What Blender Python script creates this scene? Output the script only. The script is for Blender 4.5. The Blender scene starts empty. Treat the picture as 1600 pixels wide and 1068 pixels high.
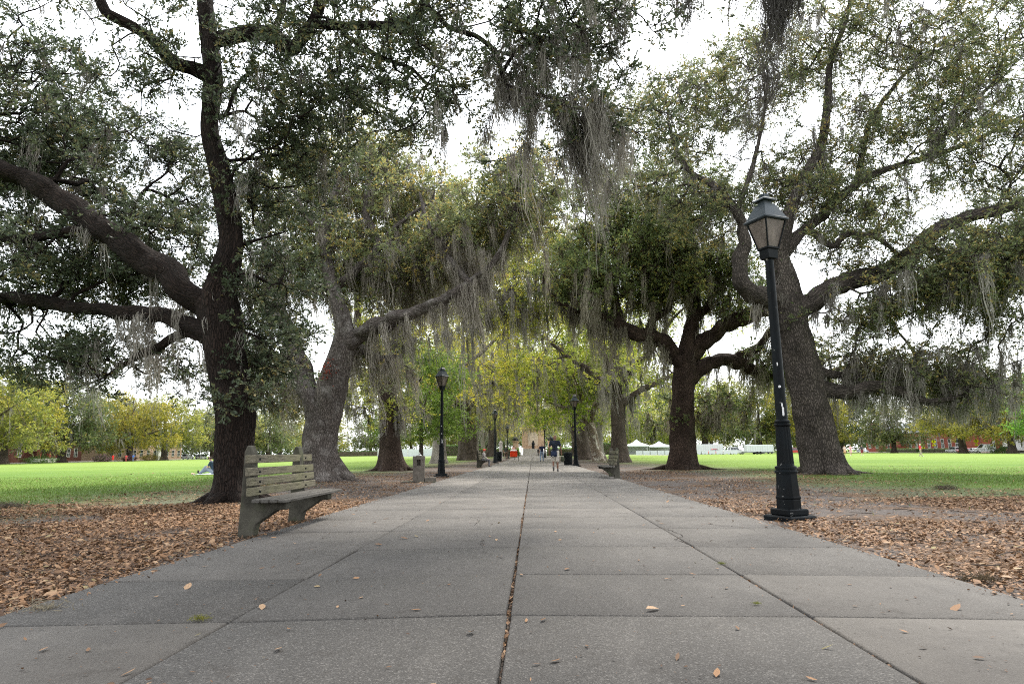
import bpy, math, random
import numpy as np
from mathutils import Vector
PI=math.pi
scene=bpy.context.scene
COL=scene.collection
F_=1000.0; CAMH=1.05; YAW=-0.029844667; PITCH=0.169664489; ROLL=-0.010
def _cam():
    f=np.array([math.sin(YAW)*math.cos(PITCH),math.cos(YAW)*math.cos(PITCH),math.sin(PITCH)])
    r0=np.array([math.cos(YAW),-math.sin(YAW),0.]);u0=np.cross(r0,f)
    r=r0*math.cos(ROLL)+u0*math.sin(ROLL);return r,np.cross(r,f),f
CR,CU,CF=_cam()
def at(px,py,Y):
    d=CR*(px-800)/F_+CU*(534-py)/F_+CF
    return d*(Y/d[1])+np.array([0,0,CAMH])
def gz(x):
    return -0.4*min(1.6,max(0,(abs(x)-15)/85.0))
# ------------------------------------------------------------------ scene graph helpers
def tag(o,label=None,cat=None,group=None,kind=None):
    if label: o['label']=label
    if cat: o['category']=cat
    if group: o['group']=group
    if kind: o['kind']=kind
    return o
def empty(name,loc,label,cat,rz=0,group=None):
    o=bpy.data.objects.new(name,None);COL.objects.link(o);o.location=[float(v) for v in loc];o.rotation_euler=(0,0,rz)
    o.empty_display_size=.2
    return tag(o,label,cat,group)
def link(name,me,parent=None,loc=None):
    o=bpy.data.objects.new(name,me);COL.objects.link(o)
    if parent: o.parent=parent
    if loc is not None: o.location=[float(v) for v in loc]
    return o
def kids(o): return [c for c in bpy.data.objects if c.parent==o]
def copy_tree(o,parent=None):
    c=o.copy();COL.objects.link(c)
    c.parent=parent
    for ch in kids(o): copy_tree(ch,c)
    return c
def np_mesh(name,V,faces,mat,attrs=None,smooth=False,mats=None,mi=None):
    """V (n,3); faces: list of int arrays (k,m)"""
    me=bpy.data.meshes.new(name);V=np.asarray(V,dtype=np.float32)
    me.vertices.add(len(V));me.vertices.foreach_set('co',V.ravel())
    faces=[np.asarray(f,dtype=np.int32) for f in faces if len(f)]
    tot=sum(f.size for f in faces);n=sum(len(f) for f in faces)
    me.loops.add(tot);me.polygons.add(n)
    me.loops.foreach_set('vertex_index',np.concatenate([f.ravel() for f in faces]))
    cnt=np.concatenate([np.full(len(f),f.shape[1],dtype=np.int32) for f in faces])
    st=np.concatenate([[0],np.cumsum(cnt)[:-1]]).astype(np.int32)
    me.polygons.foreach_set('loop_start',st)
    if smooth: me.polygons.foreach_set('use_smooth',np.ones(n,dtype=bool))
    for k,a in (attrs or {}).items():
        a=np.asarray(a,dtype=np.float32)
        if a.ndim==1:
            at_=me.attributes.new(k,'FLOAT','POINT');at_.data.foreach_set('value',a)
        else:
            at_=me.attributes.new(k,'FLOAT_VECTOR','POINT');at_.data.foreach_set('vector',a.ravel())
    for m in (mats or [mat]): me.materials.append(m)
    if mi is not None: me.polygons.foreach_set('material_index',np.asarray(mi,dtype=np.int32))
    me.update(calc_edges=True);return me
class MB:
    def __init__(s): s.v=[];s.f=[];s.m=[];s.mi=0
    def add(s,V,F):
        o=len(s.v);s.v+= [tuple(map(float,p)) for p in V];s.f+=[tuple(i+o for i in f) for f in F];s.m+=[s.mi]*len(F)
    def box(s,x0,x1,y0,y1,z0,z1,b=0.0):
        if b<=0:
            s.add([(x0,y0,z0),(x1,y0,z0),(x1,y1,z0),(x0,y1,z0),(x0,y0,z1),(x1,y0,z1),(x1,y1,z1),(x0,y1,z1)],
              [(0,3,2,1),(4,5,6,7),(0,1,5,4),(1,2,6,5),(2,3,7,6),(3,0,4,7)]);return
        # bevelled: octagon-ish prism with chamfered top/bottom
        def ring(z,i):
            a,c,d,e=x0+i,x1-i,y0+i,y1-i
            return [(a+b,d,z),(c-b,d,z),(c,d+b,z),(c,e-b,z),(c-b,e,z),(a+b,e,z),(a,e-b,z),(a,d+b,z)]
        s.loft([ring(z0,b),ring(z0+b,0),ring(z1-b,0),ring(z1,b)])
    def loft(s,rings,cap=True,closed=True):
        n=len(rings[0]);V=[p for r in rings for p in r];Fa=[]
        for k in range(len(rings)-1):
            for i in range(n if closed else n-1):
                j=(i+1)%n;Fa.append((k*n+i,k*n+j,(k+1)*n+j,(k+1)*n+i))
        if cap: Fa.append(tuple(range(n-1,-1,-1)));Fa.append(tuple((len(rings)-1)*n+i for i in range(n)))
        s.add(V,Fa)
    def lathe(s,prof,n=16,c=(0,0),cap=True,ph=0.0):
        s.loft([[(c[0]+r*math.cos(ph+2*PI*i/n),c[1]+r*math.sin(ph+2*PI*i/n),z) for i in range(n)] for r,z in prof],cap)
    def cap(s,a,b,ra,rb,n=10,e=3):
        """tapered capsule"""
        a=np.array(a,float);b=np.array(b,float);d=b-a;L=np.linalg.norm(d);d=d/(L if L>1e-6 else 1)
        if L<1e-6: d=np.array([0,0,1.])
        r=np.cross(d,[0,0,1.] if abs(d[2])<.9 else [1.,0,0]);r/=np.linalg.norm(r);u=np.cross(d,r)
        rg=[]
        for k in range(e):
            t=PI/2*(1-k/e)*.96;rg.append((a-d*ra*math.sin(t),ra*math.cos(t)))
        rg+=[(a,ra),(b,rb)]
        for k in range(1,e+1):
            t=PI/2*k/e*.96;rg.append((b+d*rb*math.sin(t),rb*math.cos(t)))
        s.loft([[c+(r*math.cos(2*PI*i/n)+u*math.sin(2*PI*i/n))*q for i in range(n)] for c,q in rg])
    def tube(s,pts,rads,n=8):
        V,Fq,_=tube(np.array(pts,float),np.array(rads,float),n);s.add(V,[tuple(f) for f in Fq])
    def prism(s,poly,axis,a,b):
        """extrude 2-d polygon along an axis: 'y' -> poly is (x,z)"""
        if axis=='y': R=[[(p,a,q) for p,q in poly],[(p,b,q) for p,q in poly]]
        elif axis=='x': R=[[(a,p,q) for p,q in poly],[(b,p,q) for p,q in poly]]
        else: R=[[(p,q,a) for p,q in poly],[(p,q,b) for p,q in poly]]
        s.loft(R)
    def mesh(s,name,mat,smooth=False,mats=None):
        me=bpy.data.meshes.new(name);me.from_pydata(s.v,[],s.f)
        for m in (mats or [mat]): me.materials.append(m)
        if mats: me.polygons.foreach_set('material_index',np.array(s.m,dtype=np.int32))
        import bmesh
        bm=bmesh.new();bm.from_mesh(me);bmesh.ops.recalc_face_normals(bm,faces=bm.faces[:]);bm.to_mesh(me);bm.free()
        if smooth: me.polygons.foreach_set('use_smooth',np.ones(len(me.polygons),dtype=bool))
        me.update();return me
    def build(s,name,mat,parent=None,loc=None,smooth=False,mats=None): return link(name,s.mesh(name,mat,smooth,mats),parent,loc)
def tube(P,R,sides,trunk=None):
    """sweep; returns verts, quads, bark coordinate"""
    n=len(P);T=np.gradient(P,axis=0);T/=np.maximum(np.linalg.norm(T,axis=1,keepdims=True),1e-9)
    r=np.cross(T[0],[0,1.,0] if abs(T[0][1])<.9 else [1.,0,0]);r/=np.linalg.norm(r)
    N=np.empty((n,3));N[0]=r
    for i in range(1,n):
        r=r-T[i]*(r@T[i]);r/=max(np.linalg.norm(r),1e-9);N[i]=r
    B=np.cross(T,N);a=np.arange(sides)*2*PI/sides
    L=np.concatenate([[0],np.cumsum(np.linalg.norm(np.diff(P,axis=0),axis=1))])
    RR=np.repeat(R[:,None],sides,1)
    if trunk is not None: RR=RR*trunk(a[None,:],L[:,None],P[:,2:3])
    ca,sa=np.cos(a),np.sin(a)
    V=P[:,None,:]+N[:,None,:]*(RR*ca)[...,None]+B[:,None,:]*(RR*sa)[...,None]
    co=np.stack([R[:,None]*ca,R[:,None]*sa,np.repeat(L[:,None],sides,1)],-1)
    i=np.arange(n-1)[:,None]*sides;j=np.arange(sides)[None,:];k=(j+1)%sides
    Fq=np.stack([i+j,i+k,i+sides+k,i+sides+j],-1).reshape(-1,4)
    return V.reshape(-1,3),Fq,co.reshape(-1,3)
def catmull(P,step):
    P=np.asarray(P,float);Q=np.vstack([2*P[0]-P[1],P,2*P[-1]-P[-2]]);out=[]
    for i in range(1,len(Q)-2):
        n=max(1,int(np.linalg.norm(Q[i+1,:3]-Q[i,:3])/step));t=(np.arange(n)/n)[:,None]
        a,b,c,d=Q[i-1],Q[i],Q[i+1],Q[i+2]
        out.append(.5*(2*b+(c-a)*t+(2*a-5*b+4*c-d)*t**2+(3*b-a-3*c+d)*t**3))
    out.append(P[-1:]);return np.vstack(out)
# ------------------------------------------------------------------ materials
class NT:
    def __init__(s,name):
        s.m=bpy.data.materials.new(name);s.m.use_nodes=True;s.t=s.m.node_tree;s.t.nodes.clear()
        s.out=s.t.nodes.new('ShaderNodeOutputMaterial')
    def n(s,typ,**kw):
        nd=s.t.nodes.new('ShaderNode'+typ)
        for k,v in kw.items():
            if k.startswith('i_'):
                key=k[2:];key=int(key) if key.isdigit() else key.replace('_',' ')
                s.set(nd.inputs[key],v)
            else: setattr(nd,k,v)
        return nd
    def set(s,sock,v):
        if hasattr(v,'is_linked') : s.t.links.new(v,sock)
        else:
            if isinstance(v,(tuple,list)) and len(v)==3 and sock.type=='RGBA': v=tuple(v)+(1,)
            sock.default_value=v
    def noise(s,co,scale,detail=4,rough=.55,dist=0.0):
        return s.n('TexNoise',i_Vector=co,i_Scale=scale,i_Detail=detail,i_Roughness=rough,i_Distortion=dist).outputs[0]
    def vor(s,co,scale,feature='F1',out=0,rnd=1.0):
        return s.n('TexVoronoi',feature=feature,i_Vector=co,i_Scale=scale,i_Randomness=rnd).outputs[out]
    def ramp(s,f,stops,interp='LINEAR'):
        r=s.n('ValToRGB');r.color_ramp.interpolation=interp;s.set(r.inputs[0],f);e=r.color_ramp.elements
        while len(e)<len(stops): e.new(.5)
        for el,(p,c) in zip(e,stops):
            el.position=p;el.color=(c,c,c,1) if isinstance(c,(int,float)) else tuple(c)+(1,)
        return r.outputs[0]
    def mix(s,f,a,b,mode='MIX'):
        m=s.n('Mix',data_type='RGBA',blend_type=mode);s.set(m.inputs[0],f);s.set(m.inputs[6],a);s.set(m.inputs[7],b);return m.outputs[2]
    def math(s,op,a,b=0.0,c=None,clamp=False):
        m=s.n('Math',operation=op,use_clamp=clamp);s.set(m.inputs[0],a);s.set(m.inputs[1],b)
        if c is not None: s.set(m.inputs[2],c)
        return m.outputs[0]
    def obj(s): return s.n('TexCoord').outputs['Object']
    def pos(s): return s.n('NewGeometry').outputs['Position']
    def attr(s,name,out=2): return s.n('Attribute',attribute_name=name).outputs[out]
    def scale(s,v,sc): return s.n('Mapping',i_Vector=v,i_Scale=sc).outputs[0]
    def bump(s,h,strength=.5,dist=.02): return s.n('Bump',i_Height=h,i_Strength=strength,i_Distance=dist).outputs[0]
    def done(s,color,rough=.8,spec=.3,normal=None,metal=0.0):
        p=s.n('BsdfPrincipled');s.set(p.inputs['Base Color'],color);s.set(p.inputs['Roughness'],rough);s.set(p.inputs['Metallic'],metal)
        s.set(p.inputs['Specular IOR Level'],spec)
        if normal is not None: s.set(p.inputs['Normal'],normal)
        s.t.links.new(p.outputs[0],s.out.inputs[0]);return s.m
def plain(name,col,rough=.7,spec=.3,var=.25,scale=8.0,bump=.15,metal=0.0):
    t=NT(name);o=t.obj();f=t.noise(o,scale,5,.6)
    c=t.mix(t.ramp(f,[(.3,0.),(.7,1.)]),tuple(x*(1-var) for x in col),tuple(min(1,x*(1+var)) for x in col))
    return t.done(c,rough,spec,t.bump(t.noise(o,scale*5,4),bump,.01) if bump else None,metal)
M={}
def bark(name,dark,light,sc=22.0,stretch=.22,amount=1.0,patch=None):
    t=NT(name);a=t.attr('bark_co',1);v=t.scale(a,(1,1,stretch))
    w=t.n('VectorMath',operation='ADD',i_0=v,i_1=t.n('VectorMath',operation='SCALE',i_0=t.n('TexNoise',i_Vector=v,i_Scale=6.0,i_Detail=3.0).outputs[1],i_Scale=.09).outputs[0]).outputs[0]
    e=t.vor(w,sc,'DISTANCE_TO_EDGE');rid=t.ramp(e,[(0.,0.),(.22,1.)]);fine=t.noise(v,sc*3.2,6,.65)
    big=t.noise(a,1.3,4)
    h=t.math('MULTIPLY_ADD',fine,.5,rid)
    f=t.math('MULTIPLY',t.math('MULTIPLY_ADD',fine,.75,.12),t.math('MULTIPLY_ADD',rid,.75,.25))
    c=t.mix(f,dark,light);c=t.mix(t.ramp(big,[(.35,0.),(.7,.55)]),c,tuple(x*.6 for x in dark))
    if patch: c=t.mix(t.ramp(t.noise(a,2.6,5,.65),[(.5,0.),(.66,.8)]),c,patch)
    M[name]=t.done(c,.92,.15,t.bump(h,amount,.035));return M[name]
bark('bark_oak',(.0055,.0038,.003),(.042,.027,.0205))
bark('bark_grey',(.04,.033,.029),(.22,.185,.165),18,.3,.9,(.20,.18,.165))
bark('bark_brown',(.016,.0105,.008),(.13,.088,.066))
bark('bark_plate',(.011,.009,.0078),(.175,.145,.122),15,.30,1.0)
bark('bark_far',(.035,.027,.022),(.16,.125,.10),9,.25,.8)
bark('bark_sycamore',(.10,.07,.05),(.34,.28,.22),10,.4,.5,(.62,.58,.5))
bark('bark_pale',(.11,.095,.08),(.36,.32,.28),12,.3,.6)
def leafmat(name,stops,trans=.35,rough=.5,spec=.35):
    t=NT(name);f=t.attr('tint');c=t.ramp(f,stops)
    oc=t.n('ObjectInfo').outputs['Color'];c=t.mix(1.0,c,oc,'MULTIPLY')
    p=t.n('BsdfPrincipled');t.set(p.inputs['Base Color'],c);t.set(p.inputs['Roughness'],rough);t.set(p.inputs['Specular IOR Level'],spec)
    tr=t.n('BsdfTranslucent',i_Color=t.mix(.35,c,(.45,.5,.06),'SCREEN') if False else c)
    ms=t.n('MixShader',i_Fac=trans);t.t.links.new(p.outputs[0],ms.inputs[1]);t.t.links.new(tr.outputs[0],ms.inputs[2])
    t.t.links.new(ms.outputs[0],t.out.inputs[0]);M[name]=t.m;return t.m
leafmat('leaf_oak',[(0.,(.040,.052,.030)),(.55,(.078,.096,.052)),(.85,(.130,.138,.064)),(1.,(.20,.155,.06))],.46)
leafmat('leaf_new',[(0.,(.10,.125,.035)),(.4,(.25,.28,.055)),(.8,(.40,.40,.075)),(1.,(.48,.40,.085))],.58)
leafmat('leaf_green',[(0.,(.065,.12,.03)),(.5,(.13,.22,.05)),(1.,(.22,.31,.08))],.45)
leafmat('moss',[(0.,(.12,.108,.092)),(.5,(.24,.22,.192)),(1.,(.37,.345,.31))],.4,.9,.1)
leafmat('litter',[(0.,(.05,.027,.016)),(.35,(.13,.074,.041)),(.7,(.24,.131,.066)),(.92,(.31,.205,.125)),(1.,(.18,.155,.065))],.1,.7,.25)
leafmat('grass_blade',[(0.,(.045,.078,.010)),(.5,(.085,.14,.02)),(.9,(.13,.185,.033)),(1.,(.18,.16,.07))],.4,.6,.2)
leafmat('flower',[(0.,(.04,.08,.03)),(.35,(.07,.09,.03)),(1.,(.50,.22,.36))],.3,.7,.1)
# ------------------------------------------------------------------ tree growing
def grow(rng,limbs,targets,step=.45,bf=.25,jit=.10):
    """limbs: list of (k,4) arrays x,y,z,r (first is the trunk). Returns node arrays."""
    pos=[];par=[];rad=[];pl=[]
    for li,Lm in enumerate(limbs):
        C=catmull(Lm,.14 if li==0 else .3)
        if li>0:
            C[1:-1,:3]+=rng.normal(0,.25,(max(0,len(C)-2),3))*C[1:-1,3:4]*.5
            d=np.linalg.norm(np.array(pos)-C[0,:3],axis=1);p=int(np.argmin(d))
        else: p=-1
        for c in C:
            q=0 if p<0 else pl[p]+.2*np.linalg.norm(np.array(pos[p])-c[:3])
            pos.append(c[:3].copy());par.append(p);rad.append(c[3]);pl.append(q);p=len(pos)-1
    nl=len(pos);T=np.asarray(targets,float);N=len(T)
    if N:
        P=np.array(pos);PL=np.array(pl);bc=np.full(N,1e9);bn=np.zeros(N,int)
        zmin=P[:,2].min()
        pen=np.where(np.arange(nl)<0,0,0)+np.where(P[:,2]<zmin+2.6,3.0,0.0)
        for i in range(0,nl,200):
            D=np.linalg.norm(T[:,None]-P[None,i:i+200],axis=2)+bf*PL[i:i+200]+pen[i:i+200]
            k=D.argmin(1);v=D[np.arange(N),k];u=v<bc;bc[u]=v[u];bn[u]=k[u]+i
        act=np.ones(N,bool)
        for _ in range(N):
            i=int(np.argmin(np.where(act,bc,1e9)));act[i]=False
            a=int(bn[i]);A=pos[a];Bv=T[i];d=Bv-A;L=np.linalg.norm(d)
            n=max(1,int(round(L/step)));p=a;new=[]
            sag=np.array([0,0,1.])*L*rng.uniform(-.04,.12)
            for k in range(1,n+1):
                t=k/n;q=A+d*t+sag*4*t*(1-t)*.5
                if k<n: q=q+rng.normal(0,jit,3)*min(L,1.2)
                pos.append(q);par.append(p);rad.append(0.);pl.append(pl[p]+np.linalg.norm(q-pos[p]));p=len(pos)-1;new.append(p)
            Q=np.array([pos[x] for x in new]);D=np.linalg.norm(T[:,None]-Q[None],axis=2)+bf*np.array([pl[x] for x in new])
            k=D.argmin(1);v=D[np.arange(N),k];u=(v<bc)&act;bc[u]=v[u];bn[u]=np.array(new)[k[u]]
    P=np.array(pos);par=np.array(par);R=np.array(rad);n=len(P)
    tips=np.zeros(n);haschild=np.zeros(n,bool);haschild[par[par>=0]]=True
    tips[~haschild]=1
    for i in range(n-1,0,-1):
        if par[i]>=0: tips[par[i]]+=tips[i]
    hg=np.zeros(n,int)
    for i in range(n-1,0,-1):
        if par[i]>=0: hg[par[i]]=max(hg[par[i]],hg[i]+1)
    return dict(P=P,par=par,R=R,tips=tips,nl=nl,tip=~haschild,hg=hg)
def branch_mesh(name,g,mat,rt=.009,fl=.55,fh=.5,seed=0,minr=.004,lobes=5,base=None,mx=40,rcap=.07,fine=False):
    P,par,R,tips,nl=g['P'],g['par'],g['R'].copy(),g['tips'],g['nl'];n=len(P)
    r=rt*tips**.48
    for i in range(n):
        if i<nl: continue
        pr=R[par[i]];R[i]=max(minr,min(r[i],rcap,pr*(.95 if par[i]>=nl else .7)))
    g['R']=R
    ch=[[] for _ in range(n)]
    for i in range(1,n):
        if par[i]>=0: ch[par[i]].append(i)
    rs=np.random.default_rng(seed);ph=rs.uniform(0,6.28,8)
    z0=P[0,2]
    def trunkf(a,L,z):
        h=np.maximum(z-z0-.25,0)
        f=1+.05*np.cos(3*a+ph[0]+L*.5)+.035*np.cos(5*a+ph[1]-L*.8)+.03*np.cos(2*a+ph[2]+L*1.9)+.02*np.cos(9*a+ph[3]+L*1.3)
        b=np.exp(-h/fh)*(.55+.45*np.cos(lobes*a+ph[4]))
        return f*(1+fl*b)+.02*np.sin(L*7+a*2+ph[5])*np.exp(-h/2)
    def limbf(a,L,z): return 1+.07*np.cos(2*a+ph[0]+L*2.1)+.05*np.cos(3*a+ph[1]-L*3.7)+.04*np.sin(L*6+a+ph[6])
    VV,FF,CC=[],[],[];off=0
    st=[(0,-1)]
    while st:
        s,p=st.pop();idx=[] if p<0 else [p];i=s
        while True:
            idx.append(i);c=ch[i]
            if not c: break
            c=sorted(c,key=lambda k:(k<nl and k==i+1,R[k]),reverse=True)
            for k in c[1:]: st.append((k,i))
            i=c[0]
        if len(idx)<2: continue
        pts=P[idx];rr=R[idx].copy()
        if p>=0: rr[0]=min(rr[0],rr[1]*1.25)
        m=rr.max()
        if s==0: sides,fn=mx,trunkf
        elif m>.09: sides,fn=14,limbf
        elif m>.035: sides,fn=7,None
        elif m>.014: sides,fn=5,None
        else: sides,fn=3,None
        if s!=0 and m>.03:
            C=catmull(np.c_[pts,rr],.16);pts,rr=C[:,:3],np.maximum(C[:,3],minr)
        rr[-1]*=.45
        if fine and m>.12:
            C=catmull(np.c_[pts,rr],.055);pts,rr=C[:,:3],C[:,3];sides=int(min(150,max(30,m*170)));b0=fn
            q=rs.uniform(0,6.28,12);K=max(5,round(m*30))
            def fn(a,L,z,b0=b0,q=q,K=K,m=m):
                w=1.3*np.sin(L*1.7+q[0]+2*a)+.9*np.sin(L*3.9+q[1]-a)+.6*np.sin(L*8.3+q[2]+3*a)
                r1=np.abs(np.sin(K*a*.5*2+w));r2=np.abs(np.sin((K+3)*a-1.3*w+L*2.2+q[3]))
                brk=.5+.5*np.sin(L*9+5*np.sin(3*a+q[4])+q[5]+a*4)
                lump=.03*np.sin(2*a+L*2.7+q[6])*np.sin(L*3.3+q[7])+.025*np.sin(4*a-L*4.1+q[8])
                return b0(a,L,z)+lump-(.022/m)*(.7*(1-r1)**3+.6*(1-r2)**3)*fine-(.010/m)*brk**6*fine
        V,Fq,co=tube(pts,rr,sides,fn);co[:,2]+=rs.uniform(0,20)
        VV.append(V);FF.append(Fq+off);CC.append(co);off+=len(V)
    V=np.vstack(VV);me=np_mesh(name,V-(base if base is not None else 0),[np.vstack(FF)],mat,{'bark_co':np.vstack(CC)},smooth=True)
    return me
def leaf_mesh(name,C,rng,L,mat,wr=.42,tint=None,fold=.18,base=None,updir=.35,D=None):
    n=len(C);d=rng.normal(0,1,(n,3));d[:,2]*=.7
    if D is not None: d=d*.62+D*1.05
    d/=np.linalg.norm(d,axis=1,keepdims=True)
    nr=rng.normal(0,1,(n,3));nr[:,2]+=updir*2.2
    s=np.cross(d,nr);s/=np.maximum(np.linalg.norm(s,axis=1,keepdims=True),1e-6);nn=np.cross(s,d)
    l=(L*rng.uniform(.55,1.3,n))[:,None];w=l*wr*rng.uniform(.75,1.2,(n,1))*.5
    a=0.0 if D is not None else .5
    V=np.empty((n,4,3));V[:,0]=C-d*l*a;V[:,2]=C+d*l*(1-a);V[:,1]=C+s*w+nn*w*fold+d*l*(.56-a);V[:,3]=C-s*w+nn*w*fold+d*l*(.56-a)
    t=np.clip(tint if tint is not None else rng.beta(2,2.5,n),0,1)
    return np_mesh(name,V.reshape(-1,3)-(base if base is not None else 0),[np.arange(4*n).reshape(-1,4)],mat,{'tint':np.repeat(t,4)})
def sprigs(g,rng,per,rl,hmax=2,nl_=8):
    """short twigs at the branch tips; returns leaf points, leaf directions, node index and twig lines"""
    P=g['P'];ar=np.arange(len(P))
    sel=np.where((g['hg']<=hmax)&(g['tips']<=6)&(ar>=g['nl']))[0]
    k=rng.poisson(per/nl_,len(sel));k=np.where(g['tip'][sel],np.maximum(k,max(2,int(per/nl_*1.4))),k)
    idx=np.repeat(sel,k);n=len(idx);pp=P[np.maximum(g['par'][idx],0)];t=rng.uniform(.2,1,(n,1));s=pp*(1-t)+P[idx]*t
    bd=P[idx]-pp;bd/=np.maximum(np.linalg.norm(bd,axis=1,keepdims=True),1e-6)
    d=rng.normal(0,1,(n,3));d[:,2]=d[:,2]*.75+.12;d/=np.linalg.norm(d,axis=1,keepdims=True);d=d+bd*.6;d/=np.linalg.norm(d,axis=1,keepdims=True)
    ln=rl*rng.uniform(.7,2.1,(n,1));e=s+d*ln;e[:,2]-=ln[:,0]*.12
    m=rng.poisson(nl_*np.clip(ln[:,0]/(rl*1.4),.4,1.5));ii=np.repeat(np.arange(n),m)
    u=rng.uniform(.25,1.02,(len(ii),1))**.8;C=s[ii]*(1-u)+e[ii]*u+rng.normal(0,rl*.07,(len(ii),3))
    return C,d[ii],idx[ii],ii,(s,e)
def twig_mesh(name,s,e,rng,r,mat,base):
    n=len(s);d=e-s;a=np.cross(d,rng.normal(0,1,(n,3)));a/=np.maximum(np.linalg.norm(a,axis=1,keepdims=True),1e-9);b=np.cross(d,a);b/=np.maximum(np.linalg.norm(b,axis=1,keepdims=True),1e-9)
    m=(s+e)/2+a*np.linalg.norm(d,axis=1,keepdims=True)*.06
    V=np.empty((n,7,3))
    for q,(c,k) in enumerate(((s,1.),(m,.75))):
        for j in range(3):
            w=2*PI*j/3;V[:,q*3+j]=c+(a*math.cos(w)+b*math.sin(w))*r*k
    V[:,6]=e;o=np.arange(n)[:,None]*7
    Q=np.concatenate([o+np.array([[j,(j+1)%3,3+(j+1)%3,3+j]]) for j in range(3)]);T=np.concatenate([o+np.array([[3+j,3+(j+1)%3,6]]) for j in range(3)])
    co=np.repeat(np.c_[rng.uniform(0,1,(n,2)),np.zeros(n)],7,0)
    return np_mesh(name,V.reshape(-1,3)-base,[Q,T],mat,{'bark_co':co})
def moss_mesh(name,A,rng,Lm,mat,strands=16,w=.014,seg=6,spread=.12,wind=(.12,.02),base=None,lens=None,curl=1.0):
    """A (k,3) anchors; each tuft is a cone of thin wavy strands, dense above and ragged below"""
    k=len(A);ns=rng.poisson(strands*rng.uniform(.4,1.7,k))+3;idx=np.repeat(np.arange(k),ns);n=len(idx)
    cl=(rng.lognormal(-.12,.5,k)*Lm) if lens is None else lens*rng.uniform(.7,1.2,k)
    L=cl[idx]*np.clip(rng.beta(1.5,1.5,n)*1.25,.12,1.2)
    L=np.minimum(L,np.maximum(.15,A[idx,2]-1.9))
    ax=rng.uniform(0,2*PI,k);off=rng.normal(0,spread,n)
    o=np.stack([np.cos(ax[idx])*off,np.sin(ax[idx])*off,rng.normal(0,.04,n)-np.abs(off)*.25],-1)+rng.normal(0,spread*.3,(n,3))
    wd=np.array([wind[0],wind[1],0])+rng.normal(0,.07,(k,3))*[1,1,0]
    t=np.linspace(0,1,seg+1)
    P=(A[idx]+o)[:,None,:]+np.zeros((n,seg+1,3))
    P[:,:,2]-=L[:,None]*t
    P+=wd[idx][:,None,:]*(L[:,None]*t**1.6)[...,None]
    st=rng.normal(0,1,(n,seg+1,2))*(.05*curl*np.minimum(L,1.2)[:,None,None]);st[:,0]=0
    wk=np.cumsum(st,1)*.75;tw=np.sin(rng.uniform(0,6.28,k)[idx][:,None]+t*rng.uniform(3,7,k)[idx][:,None])*(.06*cl[idx])[:,None]*t
    P[:,:,:2]+=wk;P[:,:,0]+=tw*np.cos(ax[idx])[:,None]-o[:,0:1]*t*.6;P[:,:,1]+=tw*np.sin(ax[idx])[:,None]-o[:,1:2]*t*.6
    th=rng.uniform(0,PI,n);S=np.stack([np.cos(th),np.sin(th),np.zeros(n)],-1)
    ww=(w*rng.uniform(.5,1.4,n))[:,None]*(np.sin(np.clip(t*2.6+.5,0,PI/2))*(1-t**1.5*.85))*rng.uniform(.6,1.3,(n,seg+1))
    V=np.stack([P+S[:,None,:]*ww[...,None]*.5,P-S[:,None,:]*ww[...,None]*.5],2)
    b=np.arange(n)[:,None]*(2*(seg+1))+np.arange(seg)[None,:]*2
    Fq=np.stack([b,b+1,b+3,b+2],-1).reshape(-1,4)
    ti=np.clip(rng.normal(.5,.22,k)[idx]+rng.normal(0,.12,n),0,1)
    return np_mesh(name,V.reshape(-1,3)-(base if base is not None else 0),[Fq],mat,{'tint':np.repeat(ti,2*(seg+1))})
def vols(rng,spec,clump=.55,sz=.75,dens=1.0):
    """spec: list of (centre xyz, radii, clusters, points per cluster)"""
    out=[]
    for c,r,k,m in spec:
        k=max(2,int(round(k*dens)))
        u=rng.normal(0,1,(k,3));u/=np.linalg.norm(u,axis=1,keepdims=True)
        q=rng.uniform(.15,1,(k,1))**(1/2.2)
        cc=np.array(c)+u*q*np.array(r)
        s=rng.uniform(.6,1.3,k)*sz
        for a,b in zip(cc,s): out.append(a+rng.normal(0,b,(m,3))*[1,1,.6])
    return np.vstack(out)
def moss_anchors(g,rng,n,rmin=.006,rmax=.4,zmin=2.5,zb=0.0,box=None):
    R,P=g['R'],g['P'];ok=(R>rmin)&(R<rmax)&(P[:,2]>zmin)&(g['par']>=0)
    if box is not None: ok&=(P[:,0]>box[0])&(P[:,0]<box[1])&(P[:,2]>box[2])&(P[:,2]<box[3])
    ix=np.where(ok)[0]
    if not len(ix): return np.zeros((0,3))
    w=np.exp(-zb*(P[ix,2]-zmin))*(.35+np.minimum(R[ix],.12)*8);s=rng.choice(ix,n,p=w/w.sum())
    t=rng.uniform(0,1,(n,1));a=P[s]*(1-t)+P[g['par'][s]]*t
    a[:,2]-=np.minimum(R[s],.1)*.5
    a[:,:2]+=rng.normal(0,.5,(n,2))*R[s][:,None];return a
def traced(pts):
    """[(px,py,Y,r)] -> world"""
    return np.array([list(at(a,b,c))+[r] for a,b,c,r in pts])
def root(rng,base,ang,L,r):
    t=np.linspace(0,1,7);a=ang+.5*np.sin(t*3+rng.uniform(0,6))*t
    return np.c_[base[0]+np.cos(a)*L*t,base[1]+np.sin(a)*L*t,base[2]+.16*(1-t)**2-.07*t+.02*np.sin(t*9),r*(1-t*.75)]
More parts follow.
